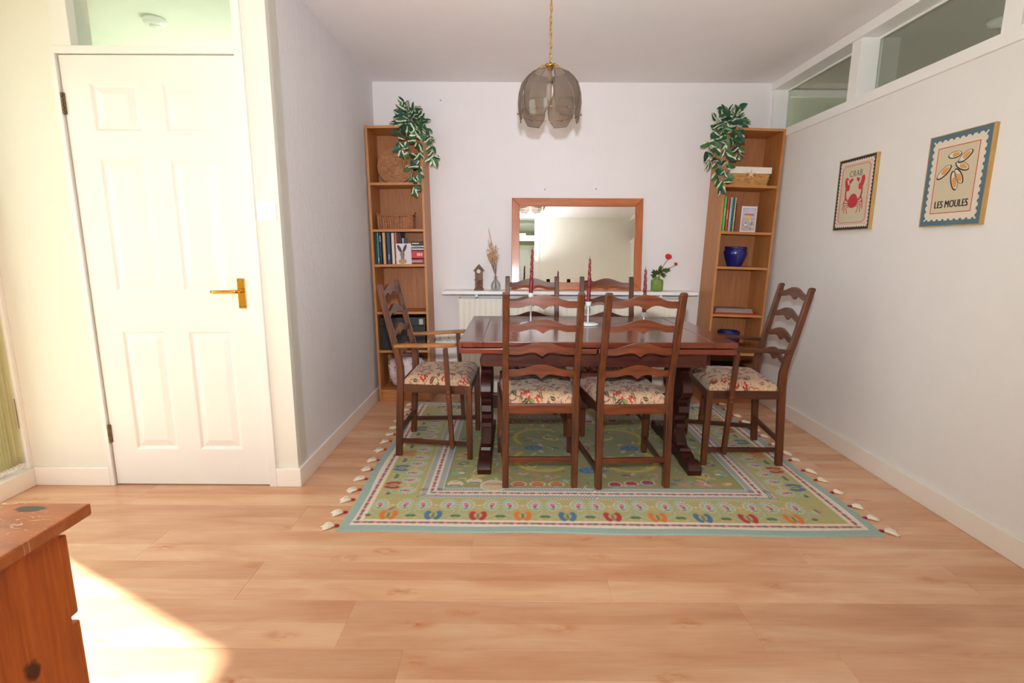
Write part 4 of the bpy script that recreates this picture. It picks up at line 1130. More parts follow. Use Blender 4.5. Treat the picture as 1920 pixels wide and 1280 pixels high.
# mirror leaning on the shelf
def mirror():
    x0, x1, h = -.018, .995, .705; al = math.asin(.055/h)
    t = thing('wall_mirror', 'wide mirror in an orange pine frame leaning on the mantel shelf', 'mirror', (x0, 4.068, ZM), (-al, 0, 0))
    W = x1-x0; f = .061
    def rail(name, pts, mat):
        b = prism(bm_new(), pts, 0, .022, 'xz', .003); return obj(name, b, mat, t)
    rail('frame_rail', [(0, 0), (W, 0), (W-f, f), (f, f)], M['pinefr']); rail('frame_rail', [(0, h), (f, h-f), (W-f, h-f), (W, h)], M['pinefr'])
    rail('frame_rail', [(0, 0), (f, f), (f, h-f), (0, h)], M['pinefz']); rail('frame_rail', [(W, 0), (W, h), (W-f, h-f), (W-f, f)], M['pinefz'])
    obj('mirror_glass', B(f-.004, W-f+.004, .012, .016, f-.004, h-f+.004), M['mirror'], t)
    obj('backing_board', B(.02, W-.02, .0165, .021, .02, h-.02), M['billyback'], t)
mirror()

# small wooden clock house
t = thing('clock_ornament', 'little brown wooden house clock ornament left on the shelf', 'ornament', (-.270, 4.03, ZM))
ow = wood('ornament_wood', '5a4030', '8a6a50', 'z', 40, 6, .6); orr = paint('reddish_carving', (.50, .27, .22), .7, .35, .5, 120)
obj('base', B(-.036, .036, -.026, .026, 0, .012, .002), ow, t); obj('case', B(-.029, .029, -.020, .020, .012, .150, .002), ow, t)
b = prism(bm_new(), [(-.042, .150), (-.034, .146), (0, .186), (.034, .146), (.042, .150), (0, .200)], -.026, .026, 'xz'); obj('roof', b, ow, t)
obj('gable', prism(bm_new(), [(-.029, .150), (.029, .150), (0, .184)], -.018, .018, 'xz'), ow, t)
b = lathe(bm_new(), [(0, 0), (.014, 0), (.015, .002), (0, .003)], 18); bmesh.ops.rotate(b, matrix=Matrix.Rotation(PI/2, 3, 'X'), verts=b.verts); obj('dial', b, paint('dial_cream', (.85, .80, .72), .5), t, loc=(0, -.020, .146))
b = bm_new(); r = random.Random(2)
for k in range(22): 
    bmesh.ops.create_icosphere(b, subdivisions=1, radius=r.uniform(.005, .010), matrix=Matrix.Translation((r.uniform(-.024, .024), -.021, r.uniform(.018, .078))))
obj('carved_figures', b, orr, t, True)
obj('carved_ledge', B(-.034, .034, -.027, -.018, .078, .086, .001), ow, t)

# glass vase with dried grass
t = thing('glass_vase', 'small clear glass vase beside the mirror', 'vase', (-.140, 4.03, ZM))
vp = [(0, .002), (.030, .002), (.038, .012), (.040, .035), (.034, .058), (.018, .076), (.013, .090), (.014, .102), (.018, .106), (.0165, .107), (.012, .102), (.011, .090), (.016, .076), (.032, .057), (.0375, .035), (.035, .013), (0, .006)]
obj('vase_body', lathe(bm_new(), vp, 28), M['clear'], t, True)
gr = paint('dried_grass_straw', (.80, .63, .44), .9, .12); gd = paint('dried_grass_stem', (.50, .36, .26), .9, .12)
g = thing('dried_grass', 'spray of feathery dried grass in the clear vase', 'dried grass', (-.140, 4.03, ZM))
b = bm_new(); b2 = bm_new(); r = random.Random(9); 
for k in range(34):
    a = r.uniform(0, 2*PI); sp = r.uniform(.0, .055); H = r.uniform(.26, .40)-sp*.6; lean = -.020-(.035*max(0, (H-.30)/.1))
    top = Vector((lean+sp*math.cos(a), sp*.45*math.sin(a), H))
    p0 = Vector((.006*math.cos(a), .006*math.sin(a), .008)); p1 = Vector((.004*math.cos(a)-.002, .003*math.sin(a), .12))
    p2 = p1.lerp(top, .5)+Vector((0, 0, .012)); tube(b2, [p0, p1, p2], .0011, 4); 
    tube(b, [p2, p2.lerp(top, .5)+Vector((0, 0, .004)), top], .0008, 4)
    for q in range(14):
        s = r.uniform(0, 1); c = p2.lerp(top, s); d = Vector((r.uniform(-1, 1), r.uniform(-.6, .6), r.uniform(.2, 1.4))).normalized()*r.uniform(.008, .020)
        tube(b, [c, c+d], .0009, 3, [.0005, .0013])
obj('plumes', b, gr, g)['kind'] = 'stuff'; obj('stems', b2, gd, g)['kind'] = 'stuff'
# wispy tall blade
for k in range(3):
    b = bm_new(); p0 = Vector((-.004, 0, .20)); top = Vector((-.048-.004*k, .005*k, .445+.012*k)); tube(b, [p0, p0.lerp(top, .5)+Vector((.006, 0, 0)), top], .0007, 4)
    for q in range(16):
        c = p0.lerp(top, .55+.45*q/15); d = Vector((r.uniform(-1, 1), 0, .8)).normalized()*.010; tube(b, [c, c+d], .0007, 3)
    obj('wisp', b, gr, g)
# green glass jar with red ranunculus
t = thing('glass_jar', 'green glass jar vase at the right end of the shelf', 'vase', (1.107, 4.03, ZM))
vp = [(0, .002), (.044, .002), (.0475, .007), (.0475, .078), (.044, .088), (.024, .096), (.020, .100), (.020, .108), (.023, .111), (.021, .112), (.018, .108), (.018, .099), (.022, .093), (.042, .086), (.045, .077), (.045, .009), (0, .006)]
obj('jar_body', lathe(bm_new(), vp, 32), M['greenglass'], t, True)
leafm = paint('ranunculus_leaf', (.36, .44, .17), .6, .2); stm = paint('flower_stem', (.42, .46, .24), .6, .1); redp = paint('red_petal', (.80, .16, .17), .55, .15)
def flower(loc, label, R_, head, pts, leaves):
    t = thing('ranunculus', label, 'flower', (1.107, 4.03, ZM), 0, 'red ranunculus in the green jar')
    obj('stem', tube(bm_new(), pts, .0017, 6), stm, t, True)
    hx = Vector(head)
    for ring in range(4):
        rr = R_*(1-.24*ring); npet = 7-ring
        for k in range(npet):
            a = 2*PI*k/npet+ring*.5; b = bm_new(); bmesh.ops.create_uvsphere(b, u_segments=8, v_segments=5, radius=1)
            for v_ in b.verts:
                x_, y_, z_ = v_.co; v_.co = Vector((x_*rr*.52, y_*rr*.16, z_*rr*.55))
            bmesh.ops.rotate(b, matrix=Matrix.Rotation(-.55+.16*ring, 3, 'X'), verts=b.verts)
            bmesh.ops.translate(b, vec=(0, rr*.62, rr*.10), verts=b.verts); bmesh.ops.rotate(b, matrix=Matrix.Rotation(a, 3, 'Z'), verts=b.verts)
            bmesh.ops.rotate(b, matrix=Matrix.Rotation(.8, 3, 'X'), verts=b.verts)
            obj('petal', b, redp, t, True, hx)
    b = bm_new(); bmesh.ops.create_icosphere(b, subdivisions=2, radius=R_*.30); obj('flower_centre', b, redp, t, True, hx+Vector((0, -.003, .002)))
    for (lx, ly, lz, a, s) in leaves:
        b = bm_new()
        for q in (-1, 0, 1):
            an = a+q*.6; L = s*(1 if q == 0 else .75); c, s_ = math.cos(an), math.sin(an); w = L*.22
            v = [(0, 0), (L*.45, w), (L, 0), (L*.45, -w)]
            vs = [b.verts.new((lx+p*c-q_*s_, ly+.004*q+(.006 if i in (1, 3) else 0), lz+p*s_+q_*c)) for i, (p, q_) in enumerate(v)]
            b.faces.new(vs)
        bmesh.ops.solidify(b, geom=b.faces[:], thickness=.0008); obj('leaf', b, leafm, t)
    return t
flower(None, 'large red ranunculus bloom standing tallest in the green jar', .027, (.072, -.01, .258), [(0, 0, .01), (.008, 0, .11), (.035, -.004, .185), (.066, -.008, .240)], [(.006, -.01, .125, 1.7, .040), (.0, -.012, .13, 2.5, .045), (.015, .01, .15, 1.1, .04), (-.01, -.006, .118, 3.0, .05), (.02, -.01, .17, 1.5, .035), (.01, -.012, .14, .6, .04)])
flower(None, 'small red ranunculus bud lower at right in the green jar', .015, (.134, -.006, .205), [(0, 0, .01), (.010, 0, .11), (.05, -.004, .160), (.128, -.006, .198)], [(.02, -.01, .125, .3, .045), (.04, -.01, .150, .9, .04), (.05, -.01, .16, -.2, .04), (.07, -.008, .172, -.6, .035), (.03, -.014, .12, .0, .04), (-.012, -.01, .13, 2.2, .05), (-.02, -.01, .15, 3.3, .035)])
#@@PART3
# ------------------------------------------------------------------ smoked glass pendant
def pendant():
    t = thing('pendant_lamp', 'smoked glass petal pendant lamp hanging on a brass chain', 'lamp', (.170, 2.70, 0))
    ztop = 2.048
    obj('ceiling_rose', lathe(bm_new(), [(0, ZC), (.045, ZC), (.048, ZC-.006), (.030, ZC-.022), (.010, ZC-.030), (0, ZC-.03)], 28), M['brass'], t, True)
    n = 11; z0 = ZC-.026; st = (z0-ztop-.018)/n; ch = bpy.data.objects.new('chain', None); COL.objects.link(ch); ch.parent = t
    me = None
    for k in range(n):
        if me is None:
            b = bm_new(); pts = [(.0055*math.cos(a), 0, (.009 if math.sin(a) > 0 else -.009)+.0058*math.sin(a)) for a in [2*PI*i/14 for i in range(15)]]
            tube(b, pts, .0014, 6); o = obj('chain_link', b, M['brass'], ch, True); me = o.data
        else: o = mesh_obj('chain_link', me, ch)
        o.location = (.0012*math.sin(k), 0, z0-st*(k+.5)); o.rotation_euler = (0, 0, PI/2*(k % 2)+.4); o.scale = (1, 1, st/.024)
    obj('cable', tube(bm_new(), [(.002*math.sin(i*1.2), .002*math.cos(i*1.2), z0+(ztop-z0)*i/12) for i in range(13)], .0016, 6), M['brasspale'], t, True)
    obj('gallery_cap', lathe(bm_new(), [(0, ztop+.008), (.006, ztop+.008), (.008, ztop), (.022, ztop-.003), (.0235, ztop-.010), (.016, ztop-.014), (.013, ztop-.026), (.009, ztop-.03), (0, ztop-.03)], 28), M['brass'], t, True)
    obj('lamp_holder', lathe(bm_new(), [(0, ztop-.025), (.009, ztop-.03), (.0095, ztop-.05), (.0145, ztop-.074), (.015, ztop-.080), (0, ztop-.080)], 24), M['brasspale'], t, True)
    obj('socket_ring', lathe(bm_new(), [(0, ztop-.080), (.0135, ztop-.080), (.0135, ztop-.088), (0, ztop-.088)], 24), dark, t, True)
    bulb = base('opal_bulb_glass', .2)[0]; bulb.node_tree.nodes['Principled BSDF'].inputs['Base Color'].default_value = (.85, .85, .88, 1)
    obj('bulb', lathe(bm_new(), [(0, ztop-.088), (.011, ztop-.089), (.0165, ztop-.108), (.0175, ztop-.125), (.0145, ztop-.145), (.007, ztop-.162), (0, ztop-.168)], 24), bulb, t, True)
    prof = [(.074, ztop-.036), (.096, ztop-.046), (.119, ztop-.066), (.140, ztop-.092), (.153, ztop-.135), (.1565, ztop-.180), (.152, ztop-.222), (.143, ztop-.262)]
    wid = [.30, .44, .50, .505, .505, .49, .44, .26]        # half widths in radians: octagonal leaf outline
    wid = [.46, .46, .47, .475, .475, .475, .44, .24]
    th = .0035; me = None
    for k in range(6):
        if me is None:
            b = bm_new(); rows = []; N = 10
            P = []
            for i in range(len(prof)-1):
                for q in range(3): s = q/3; P.append((prof[i][0]*(1-s)+prof[i+1][0]*s, prof[i][1]*(1-s)+prof[i+1][1]*s, wid[i]*(1-s)+wid[i+1]*s))
            P.append((*prof[-1], wid[-1]))
            for r_, z_, w_ in P: rows.append([b.verts.new((r_*math.cos(w_*(-1+2*j/N)), r_*math.sin(w_*(-1+2*j/N)), z_)) for j in range(N+1)])
            for A, C in zip(rows, rows[1:]):
                for j in range(N): b.faces.new((A[j], A[j+1], C[j+1], C[j]))
            bmesh.ops.recalc_face_normals(b, faces=b.faces); g = bmesh.ops.solidify(b, geom=b.faces[:], thickness=th)
            o = obj('glass_petal', b, M['smoke'], t, True); o.data.materials.append(EDGE)
            me = o.data
            # rim faces get the darker bronze edge
            for p in me.polygons:
                if p.area < 1.0: pass
            e1 = tube(bm_new(), [Vector((r_*math.cos(w_)*1.0, r_*math.sin(w_), z_)) for r_, z_, w_ in P], .0013, 5)
            tube(e1, [Vector((r_*math.cos(-w_), r_*math.sin(-w_), z_)) for r_, z_, w_ in P], .0013, 5)
            for (r_, z_, w_) in (P[0], P[-1]): tube(e1, [Vector((r_*math.cos(w_*(-1+2*j/N)), r_*math.sin(w_*(-1+2*j/N)), z_)) for j in range(N+1)], .0013, 5)
            e = obj('bevelled_edge', e1, EDGE, o, True); eme = e.data
        else: o = mesh_obj('glass_petal', me, t); mesh_obj('bevelled_edge', eme, o)
        o.rotation_euler = (0, 0, PI/3*k+R(2))
    nut = None
    for k in range(6):
        a = PI/3*k+R(2); c, s = math.cos(a), math.sin(a)
        arm = obj('arm', tube(bm_new(), [(.018*c, .018*s, ztop-.006), (.038*c, .038*s, ztop-.007), (.062*c, .062*s, ztop-.022), (.080*c, .080*s, ztop-.040)], .002, 6), M['brass'], t, True)
        for rr, zz in ((.083, ztop-.039), (.1555, ztop-.228)):
            b = bm_new(); bmesh.ops.create_uvsphere(b, u_segments=10, v_segments=6, radius=.0048); obj('brass_nut', b, M['brass'], t, True, (rr*c, rr*s, zz))
            b = bm_new(); 
    # inner ring wire holding the petal feet
    b = tube(bm_new(), [(.149*math.cos(a), .149*math.sin(a), ztop-.226) for a in [2*PI*i/48 for i in range(49)]], .0014, 5); obj('ring_wire', b, M['brass'], t, True)
EDGE = paint('bronze_glass_edge', (.34, .30, .26), .2, .05)
pendant()

# ------------------------------------------------------------------ framed prints on the right wall
def text_obj(body, size, mat, parent, x, z, y, sx=1, bold=0, space=1):
    cu = bpy.data.curves.new('t', 'FONT'); cu.body = body; cu.size = size; cu.extrude = .0003; cu.align_x = 'CENTER'; cu.space_character = space
    o = bpy.data.objects.new('t', cu); COL.objects.link(o); bpy.context.view_layer.update()
    me = bpy.data.meshes.new_from_object(o.evaluated_get(bpy.context.evaluated_depsgraph_get()))
    bpy.data.objects.remove(o); me.materials.clear()
    me.transform(Matrix.Translation((x, y, z)) @ Matrix.Rotation(PI/2, 4, 'X') @ Matrix.Diagonal((sx, 1, 1, 1)))
    if bold:
        b = bm_new(); b.from_mesh(me); me.transform(Matrix.Translation((bold*1.6, -.0002, 0))); b.from_mesh(me); b.to_mesh(me); b.free()
    return mesh_obj('lettering', me, parent, mat)
def stamp(w, h, x0, z0, n, m_, r):
    pts = []
    def edge(ax, az, bx_, bz, k, nx, nz):
        L = math.hypot(bx_-ax, bz-az); dx, dz = (bx_-ax)/L, (bz-az)/L; p = L/k
        pts.append((ax, az))
        for i in range(k):
            c = p*(i+.5)
            for q in range(7):
                t = PI*q/6; s = c-r*math.cos(t); d = r*math.sin(t); pts.append((ax+dx*s+nx*d, az+dz*s+nz*d))
    edge(x0, z0, x0+w, z0, n, 0, 1); edge(x0+w, z0, x0+w, z0+h, m_, -1, 0); edge(x0+w, z0+h, x0, z0+h, n, 0, -1); edge(x0, z0+h, x0, z0, m_, 1, 0)
    return pts
def ring(b, pts, w, y0, y1, closed=True):
    LAY[0] = (LAY[0]+1) % 7; y0 = y0-LAY[0]*.00012
    P = [Vector(q) for q in pts]
    if not closed and (P[0]-P[-1]).length < 1e-6: P.pop(); closed = True
    n = len(P); Ls, Rs = [], []
    for i in range(n):
        a = P[i-1] if (i or closed) else None; c = P[(i+1) % n] if (i < n-1 or closed) else None
        d0 = (P[i]-a).normalized() if a is not None else (c-P[i]).normalized(); d1 = (c-P[i]).normalized() if c is not None else d0
        nn = Vector((-d0.y-d1.y, d0.x+d1.x)); nn = nn.normalized() if nn.length > 1e-6 else Vector((-d0.y, d0.x))
        k = w/2/max(.35, nn.dot(Vector((-d0.y, d0.x)))); Ls.append(tuple(P[i]+nn*k)); Rs.append(tuple(P[i]-nn*k))
    for i in range(n if closed else n-1):
        j = (i+1) % n; prism(b, [Rs[i], Rs[j], Ls[j], Ls[i]], y0, y1, 'xz')
def arcpts(cx, cz, a, c, t0, t1, n=12, rot=0):
    o = []
    for i in range(n+1):
        t = t0+(t1-t0)*i/n; u, v = a*math.cos(t), c*math.sin(t); o.append((cx+u*math.cos(rot)-v*math.sin(rot), cz+u*math.sin(rot)+v*math.cos(rot)))
    return o
gold = wood('pale_gold_frame', 'b08a48', 'd4b070', 'z', 12, 10, .45); cream_p = paint('print_cream', 'ddd2c0', .6, .02); warm_p = paint('print_warm_cream', 'cfc2a6', .6, .02)
redp2 = paint('print_red', 'c23240', .6, .03); pinkp = paint('print_pink', 'dca49c', .6, .02); blackp = paint('print_black', '24262c', .6, .03); tealp = paint('print_slate_blue', '54707e', .6, .03); orp = paint('print_orange', 'dd9a4e', .6, .05); greyp = paint('print_grey', '6f7674', .6, .03)
def frame(label, w, h, y, z):
    t = thing('framed_print', label, 'picture', (XR, y, z), R(-90), 'framed seafood prints')
    D = .020; f = .0035
    for (x0, x1, z0, z1) in ((0, w, 0, f), (0, w, h-f, h), (0, f, f, h-f), (w-f, w, f, h-f)): obj('frame_rail', B(x0, x1, -D, 0, z0, z1, .0006), gold, t)
    return t, D
W1, H1 = .318, .398
t, D = frame('CRAB print with a red crab and black scalloped edge in a pale frame', W1, H1, 3.185, 1.284)
y = -D+.002
obj('backing', B(.0035, W1-.0035, y, y+.01, .0035, H1-.0035), blackp, t)
obj('stamp_paper', prism(bm_new(), stamp(W1-.030, H1-.030, .015, .015, 15, 19, .0058), y-.0004, y, 'xz'), cream_p, t)
obj('inner_paper', B(.044, W1-.044, y-.0007, y-.0003, .044, H1-.044), warm_p, t)
b = bm_new(); ring(b, [(.034, .034), (W1-.034, .034), (W1-.034, H1-.034), (.034, H1-.034)], .0055, y-.0008, y-.0003); obj('pink_border', b, pinkp, t)
b = bm_new(); c_ = .016; x0, x1, z0, z1 = .042, W1-.042, .042, H1-.042
ring(b, [(x0+c_, z0), (x1-c_, z0), (x1, z0+c_), (x1, z1-c_), (x1-c_, z1), (x0+c_, z1), (x0, z1-c_), (x0, z0+c_)], .0028, y-.0011, y-.0006); obj('red_border', b, redp2, t)
text_obj('CRAB', .048, greyp, t, W1/2, .294, y-.001, .82, .0012, 1.15)
cr = bm_new(); cx, cz = W1/2-.002, .158; ya, yb = y-.0014, y-.0005
ell_poly(cr, cx, cz, .043, .036, 0, ya, yb, 24); ell_poly(cr, cx, cz+.012, .034, .030, 0, ya, yb, 20)
for s in (-1, 1):
    ring(cr, arcpts(cx+s*.045, cz+.052, .026, .046, PI*.5 if s > 0 else PI*.5, -PI*.45 if s > 0 else PI*1.45, 8), .011, ya, yb, False)
    ell_poly(cr, cx+s*.062, cz+.098, .040, .020, PI/2-s*.35, ya, yb, 16); ell_poly(cr, cx+s*.036, cz+.112, .026, .010, PI/2+s*.95, ya, yb, 14)
    for k, (dx, dz, ex, ez) in enumerate(((.072, .018, .085, -.012), (.078, -.002, .088, -.045), (.070, -.018, .070, -.062), (.054, -.030, .040, -.066))):
        ring(cr, [(cx+s*.030, cz-.004-.008*k), (cx+s*dx, cz+dz), (cx+s*ex, cz+ez)], .0055-.0007*k, ya, yb, False)
obj('crab_drawing', cr, redp2, t)
b = bm_new(); ell_poly(b, cx-.052, cz+.108, .017, .006, PI/2+.5, ya-.0020, ya-.0012, 12); ell_poly(b, cx+.050, cz+.108, .017, .006, PI/2-.5, ya-.0020, ya-.0012, 12); obj('claw_gap', b, warm_p, t)

W2, H2 = .325, .398
t, D = frame('LES MOULES print with four mussels on a slate blue ground in a pale frame', W2, H2, 2.512, 1.280)
y = -D+.002
obj('backing', B(.0035, W2-.0035, y, y+.01, .0035, H2-.0035), tealp, t)
obj('stamp_paper', prism(bm_new(), stamp(W2-.048, H2-.048, .024, .024, 9, 12, .0078), y-.0004, y, 'xz'), cream_p, t)
obj('inner_paper', B(.058, W2-.058, y-.0006, y-.0003, .060, H2-.060), warm_p, t)
b = bm_new(); ring(b, [(.056, .058), (W2-.056, .058), (W2-.056, H2-.058), (.056, H2-.058)], .0032, y-.0009, y-.0004); obj('red_border', b, redp2, t)
text_obj('LES MOULES', .044, blackp, t, W2/2, .080, y-.001, .70, .0016, 1.06)
def mussel(cx, cz, rot, s, flip=1):
    d = bm_new(); ring(d, arcpts(cx, cz, .040*s, .016*s, 0, 2*PI, 20, rot), .0015, y-.0010, y-.0005, False); 
    ring(d, arcpts(cx, cz, .040*s, .016*s*flip, PI*.95, PI*2.0, 12, rot), .0052*s, y-.0011, y-.0005, False); o = obj('mussel_shell', d, blackp, t)
    d = bm_new(); LAY[0] = 0; ell_poly(d, cx, cz, .037*s, .0135*s, rot, y-.0007, y-.0004, 18); obj('shell_lining', d, cream_p, o)
    d = bm_new(); ell_poly(d, cx+.008*s*math.cos(rot), cz+.008*s*math.sin(rot), .021*s, .0095*s, rot, y-.0022, y-.0006, 14, .3); obj('mussel_meat', d, orp, o)
mussel(.150, .302, .05, .85); mussel(.205, .288, .55, .95, 1); mussel(.196, .250, -.45, .95, 1); mussel(.103, .235, .62, 1.05, 1)
mussel(.165, .192, -1.25, 1.05, 1); mussel(.185, .208, -.95, .95, -1)

# ------------------------------------------------------------------ pine chest in the foreground
def chest():
    X1, Y1, Z1 = -.733, .834, .738
    t = thing('pine_chest', 'orange pine chest of drawers with a worn top in the near left corner', 'chest of drawers', (X1, Y1, 0))
    m, n, b = base('worn_pine_top', .34)
    v = coords(n, (1, 9, 9)); f = noise(n, v, 3, 4, .6, .5)
    c = ramp(n, f, [(.3, lin('9a4f22')), (.7, lin('c5723a'))])
    vc = coords(n); sc1 = noise(n, coords(n, (22, 60, 1), 'Object', (0, 0, .6)), 1.6, 3, .7, 1.5); pa = noise(n, vc, 9, 3, .6)
    msk = mix(n, 1, ramp(n, sc1, [(.60, (0, 0, 0)), (.66, (1, 1, 1))]), ramp(n, pa, [(.46, (0, 0, 0)), (.58, (1, 1, 1))]), 'MULTIPLY')
    c = mix(n, msk, c, (*lin('e6d3c2'), 1))
    # one dark ring burn and one pale water mark
    def spot(cx_, cy_, sx_, sy_, col, c_in, r0, r1):
        mp = n.nodes.new('ShaderNodeMapping'); mp.vector_type = 'POINT'; mp.inputs['Location'].default_value = (-cx_*sx_, -cy_*sy_, 0); mp.inputs['Scale'].default_value = (sx_, sy_, 0)
        tc = n.nodes.new('ShaderNodeTexCoord'); n.links.new(tc.outputs['Object'], mp.inputs[0])
        le = n.nodes.new('ShaderNodeVectorMath'); le.operation = 'LENGTH'
        wob = n.nodes.new('ShaderNodeVectorMath'); wob.operation = 'ADD'
        nz = n.nodes.new('ShaderNodeTexNoise'); nz.inputs['Scale'].default_value = 30; n.links.new(tc.outputs['Object'], nz.inputs['Vector'])
        sc_ = n.nodes.new('ShaderNodeVectorMath'); sc_.operation = 'SCALE'; sc_.inputs[3].default_value = .7; n.links.new(nz.outputs['Color'], sc_.inputs[0])
        n.links.new(mp.outputs[0], wob.inputs[0]); n.links.new(sc_.outputs[0], wob.inputs[1]); n.links.new(wob.outputs[0], le.inputs[0])
        return mix(n, ramp(n, le.outputs['Value'], [(r0, (1, 1, 1)), (r1, (0, 0, 0))]), c_in, (*lin(col), 1))
    c = spot(-.075, -.018, 34, 75, '3a3634', c, .75, 1.0)
    c = spot(-.17, -.035, 22, 60, 'e8d8cc', c, .55, .85)
    n.links.new(c, b.inputs['Base Color']); b.inputs['Coat Weight'].default_value = .3
    obj('top', B(-.48, 0, -.92, 0, Z1-.022, Z1, .004), m, t)
    obj('side_panel', B(-.030, -.013, -.89, -.056, .02, Z1-.022), M['pine'], t)
    obj('side_panel', B(-.465, -.448, -.89, -.056, .02, Z1-.022), M['pine'], t)
    obj('back_panel', B(-.448, -.030, -.885, -.875, .02, Z1-.022), M['pine'], t)
    obj('top_moulding', B(-.470, -.010, -.895, -.062, Z1-.032, Z1-.0225, .003), M['pine'], t)
    z = Z1-.030
    for h in (.155, .155, .19, .17):
        d = obj('drawer', B(-.458, -.018, -.0555, -.035, z-h, z-.008, .004), M['pine'], t)
        b_ = B(-.425, -.051, -.0352, -.030, z-h+.03, z-.038, .003); obj('raised_field', b_, M['pine'], d)
        for xx in (-.34, -.14):
            k = lathe(bm_new(), [(0, 0), (.008, 0), (.008, .010), (.015, .018), (.014, .026), (0, .030)], 16); bmesh.ops.rotate(k, matrix=Matrix.Rotation(-PI/2, 3, 'X'), verts=k.verts)
            obj('knob', k, M['pine'], d, True, (xx, -.030, z-h/2))
        z -= h+.006
    obj('plinth', B(-.47, -.008, -.89, -.045, 0, .055, .004), M['pine'], t)
chest()

# ------------------------------------------------------------------ trailing variegated plants
def leaf_mat():
    m, n, b = base('variegated_leaf', .4)
    tc = n.nodes.new('ShaderNodeTexCoord'); sx = n.nodes.new('ShaderNodeSeparateXYZ'); n.links.new(tc.outputs['Object'], sx.inputs[0])
    oi = n.nodes.new('ShaderNodeObjectInfo')
    # cream on one side of the midrib or round the centre, different on each leaf
    nz = noise(n, tc.outputs['Object'], 45, 2)
    ma = n.nodes.new('ShaderNodeMath'); ma.operation = 'MULTIPLY_ADD'; ma.inputs[1].default_value = .022; ma.inputs[2].default_value = -.011; n.links.new(nz, ma.inputs[0])
    ad = n.nodes.new('ShaderNodeMath'); ad.operation = 'ADD'; n.links.new(sx.outputs[0], ad.inputs[0]); n.links.new(ma.outputs[0], ad.inputs[1])
    of = n.nodes.new('ShaderNodeMath'); of.operation = 'MULTIPLY_ADD'; of.inputs[1].default_value = -.040; of.inputs[2].default_value = .014; n.links.new(oi.outputs['Random'], of.inputs[0])
    a2_ = n.nodes.new('ShaderNodeMath'); a2_.operation = 'ADD'; n.links.new(ad.outputs[0], a2_.inputs[0]); n.links.new(of.outputs[0], a2_.inputs[1])
    ab = n.nodes.new('ShaderNodeMath'); ab.operation = 'ABSOLUTE'; n.links.new(a2_.outputs[0], ab.inputs[0])
    sc_ = n.nodes.new('ShaderNodeMath'); sc_.operation = 'MULTIPLY'; sc_.inputs[1].default_value = 60; n.links.new(ab.outputs[0], sc_.inputs[0])
    f = ramp(n, sc_.outputs[0], [(.26, (1, 1, 1)), (.34, (0, 0, 0))])
    g = ramp(n, oi.outputs['Random'], [(0, lin('1f4a38')), (.4, lin('2b5a3c')), (.7, lin('3f6b3a')), (1, lin('24504a'))])
    c = mix(n, f, g, (*lin('d9dcbf'), 1))
    n.links.new(c, b.inputs['Base Color']); return m
LM = leaf_mat(); vine_m = paint('plant_vine', (.32, .40, .18), .7, .1); potm = paint('white_plant_pot', (.80, .78, .74), .5, .03)
def leaf_mesh(L, W):
    b = bm_new(); rows = []
    for i, (s, w) in enumerate(((0, .06), (.12, .55), (.30, .95), (.50, 1), (.70, .80), (.87, .42), (1, .02))):
        rows.append([b.verts.new((W/2*w*u, L*s, -.0045*(1-abs(u))*w-.008*s*s)) for u in (-1, -.5, 0, .5, 1)])
    for A, C in zip(rows, rows[1:]):
        for j in range(4): b.faces.new((A[j], A[j+1], C[j+1], C[j]))
    me = bpy.data.meshes.new('leaf'); b.to_mesh(me); b.free(); me.materials.append(LM)
    for p in me.polygons: p.use_smooth = True
    return me
LEAVES = [leaf_mesh(.062, .036), leaf_mesh(.072, .041), leaf_mesh(.055, .031)]
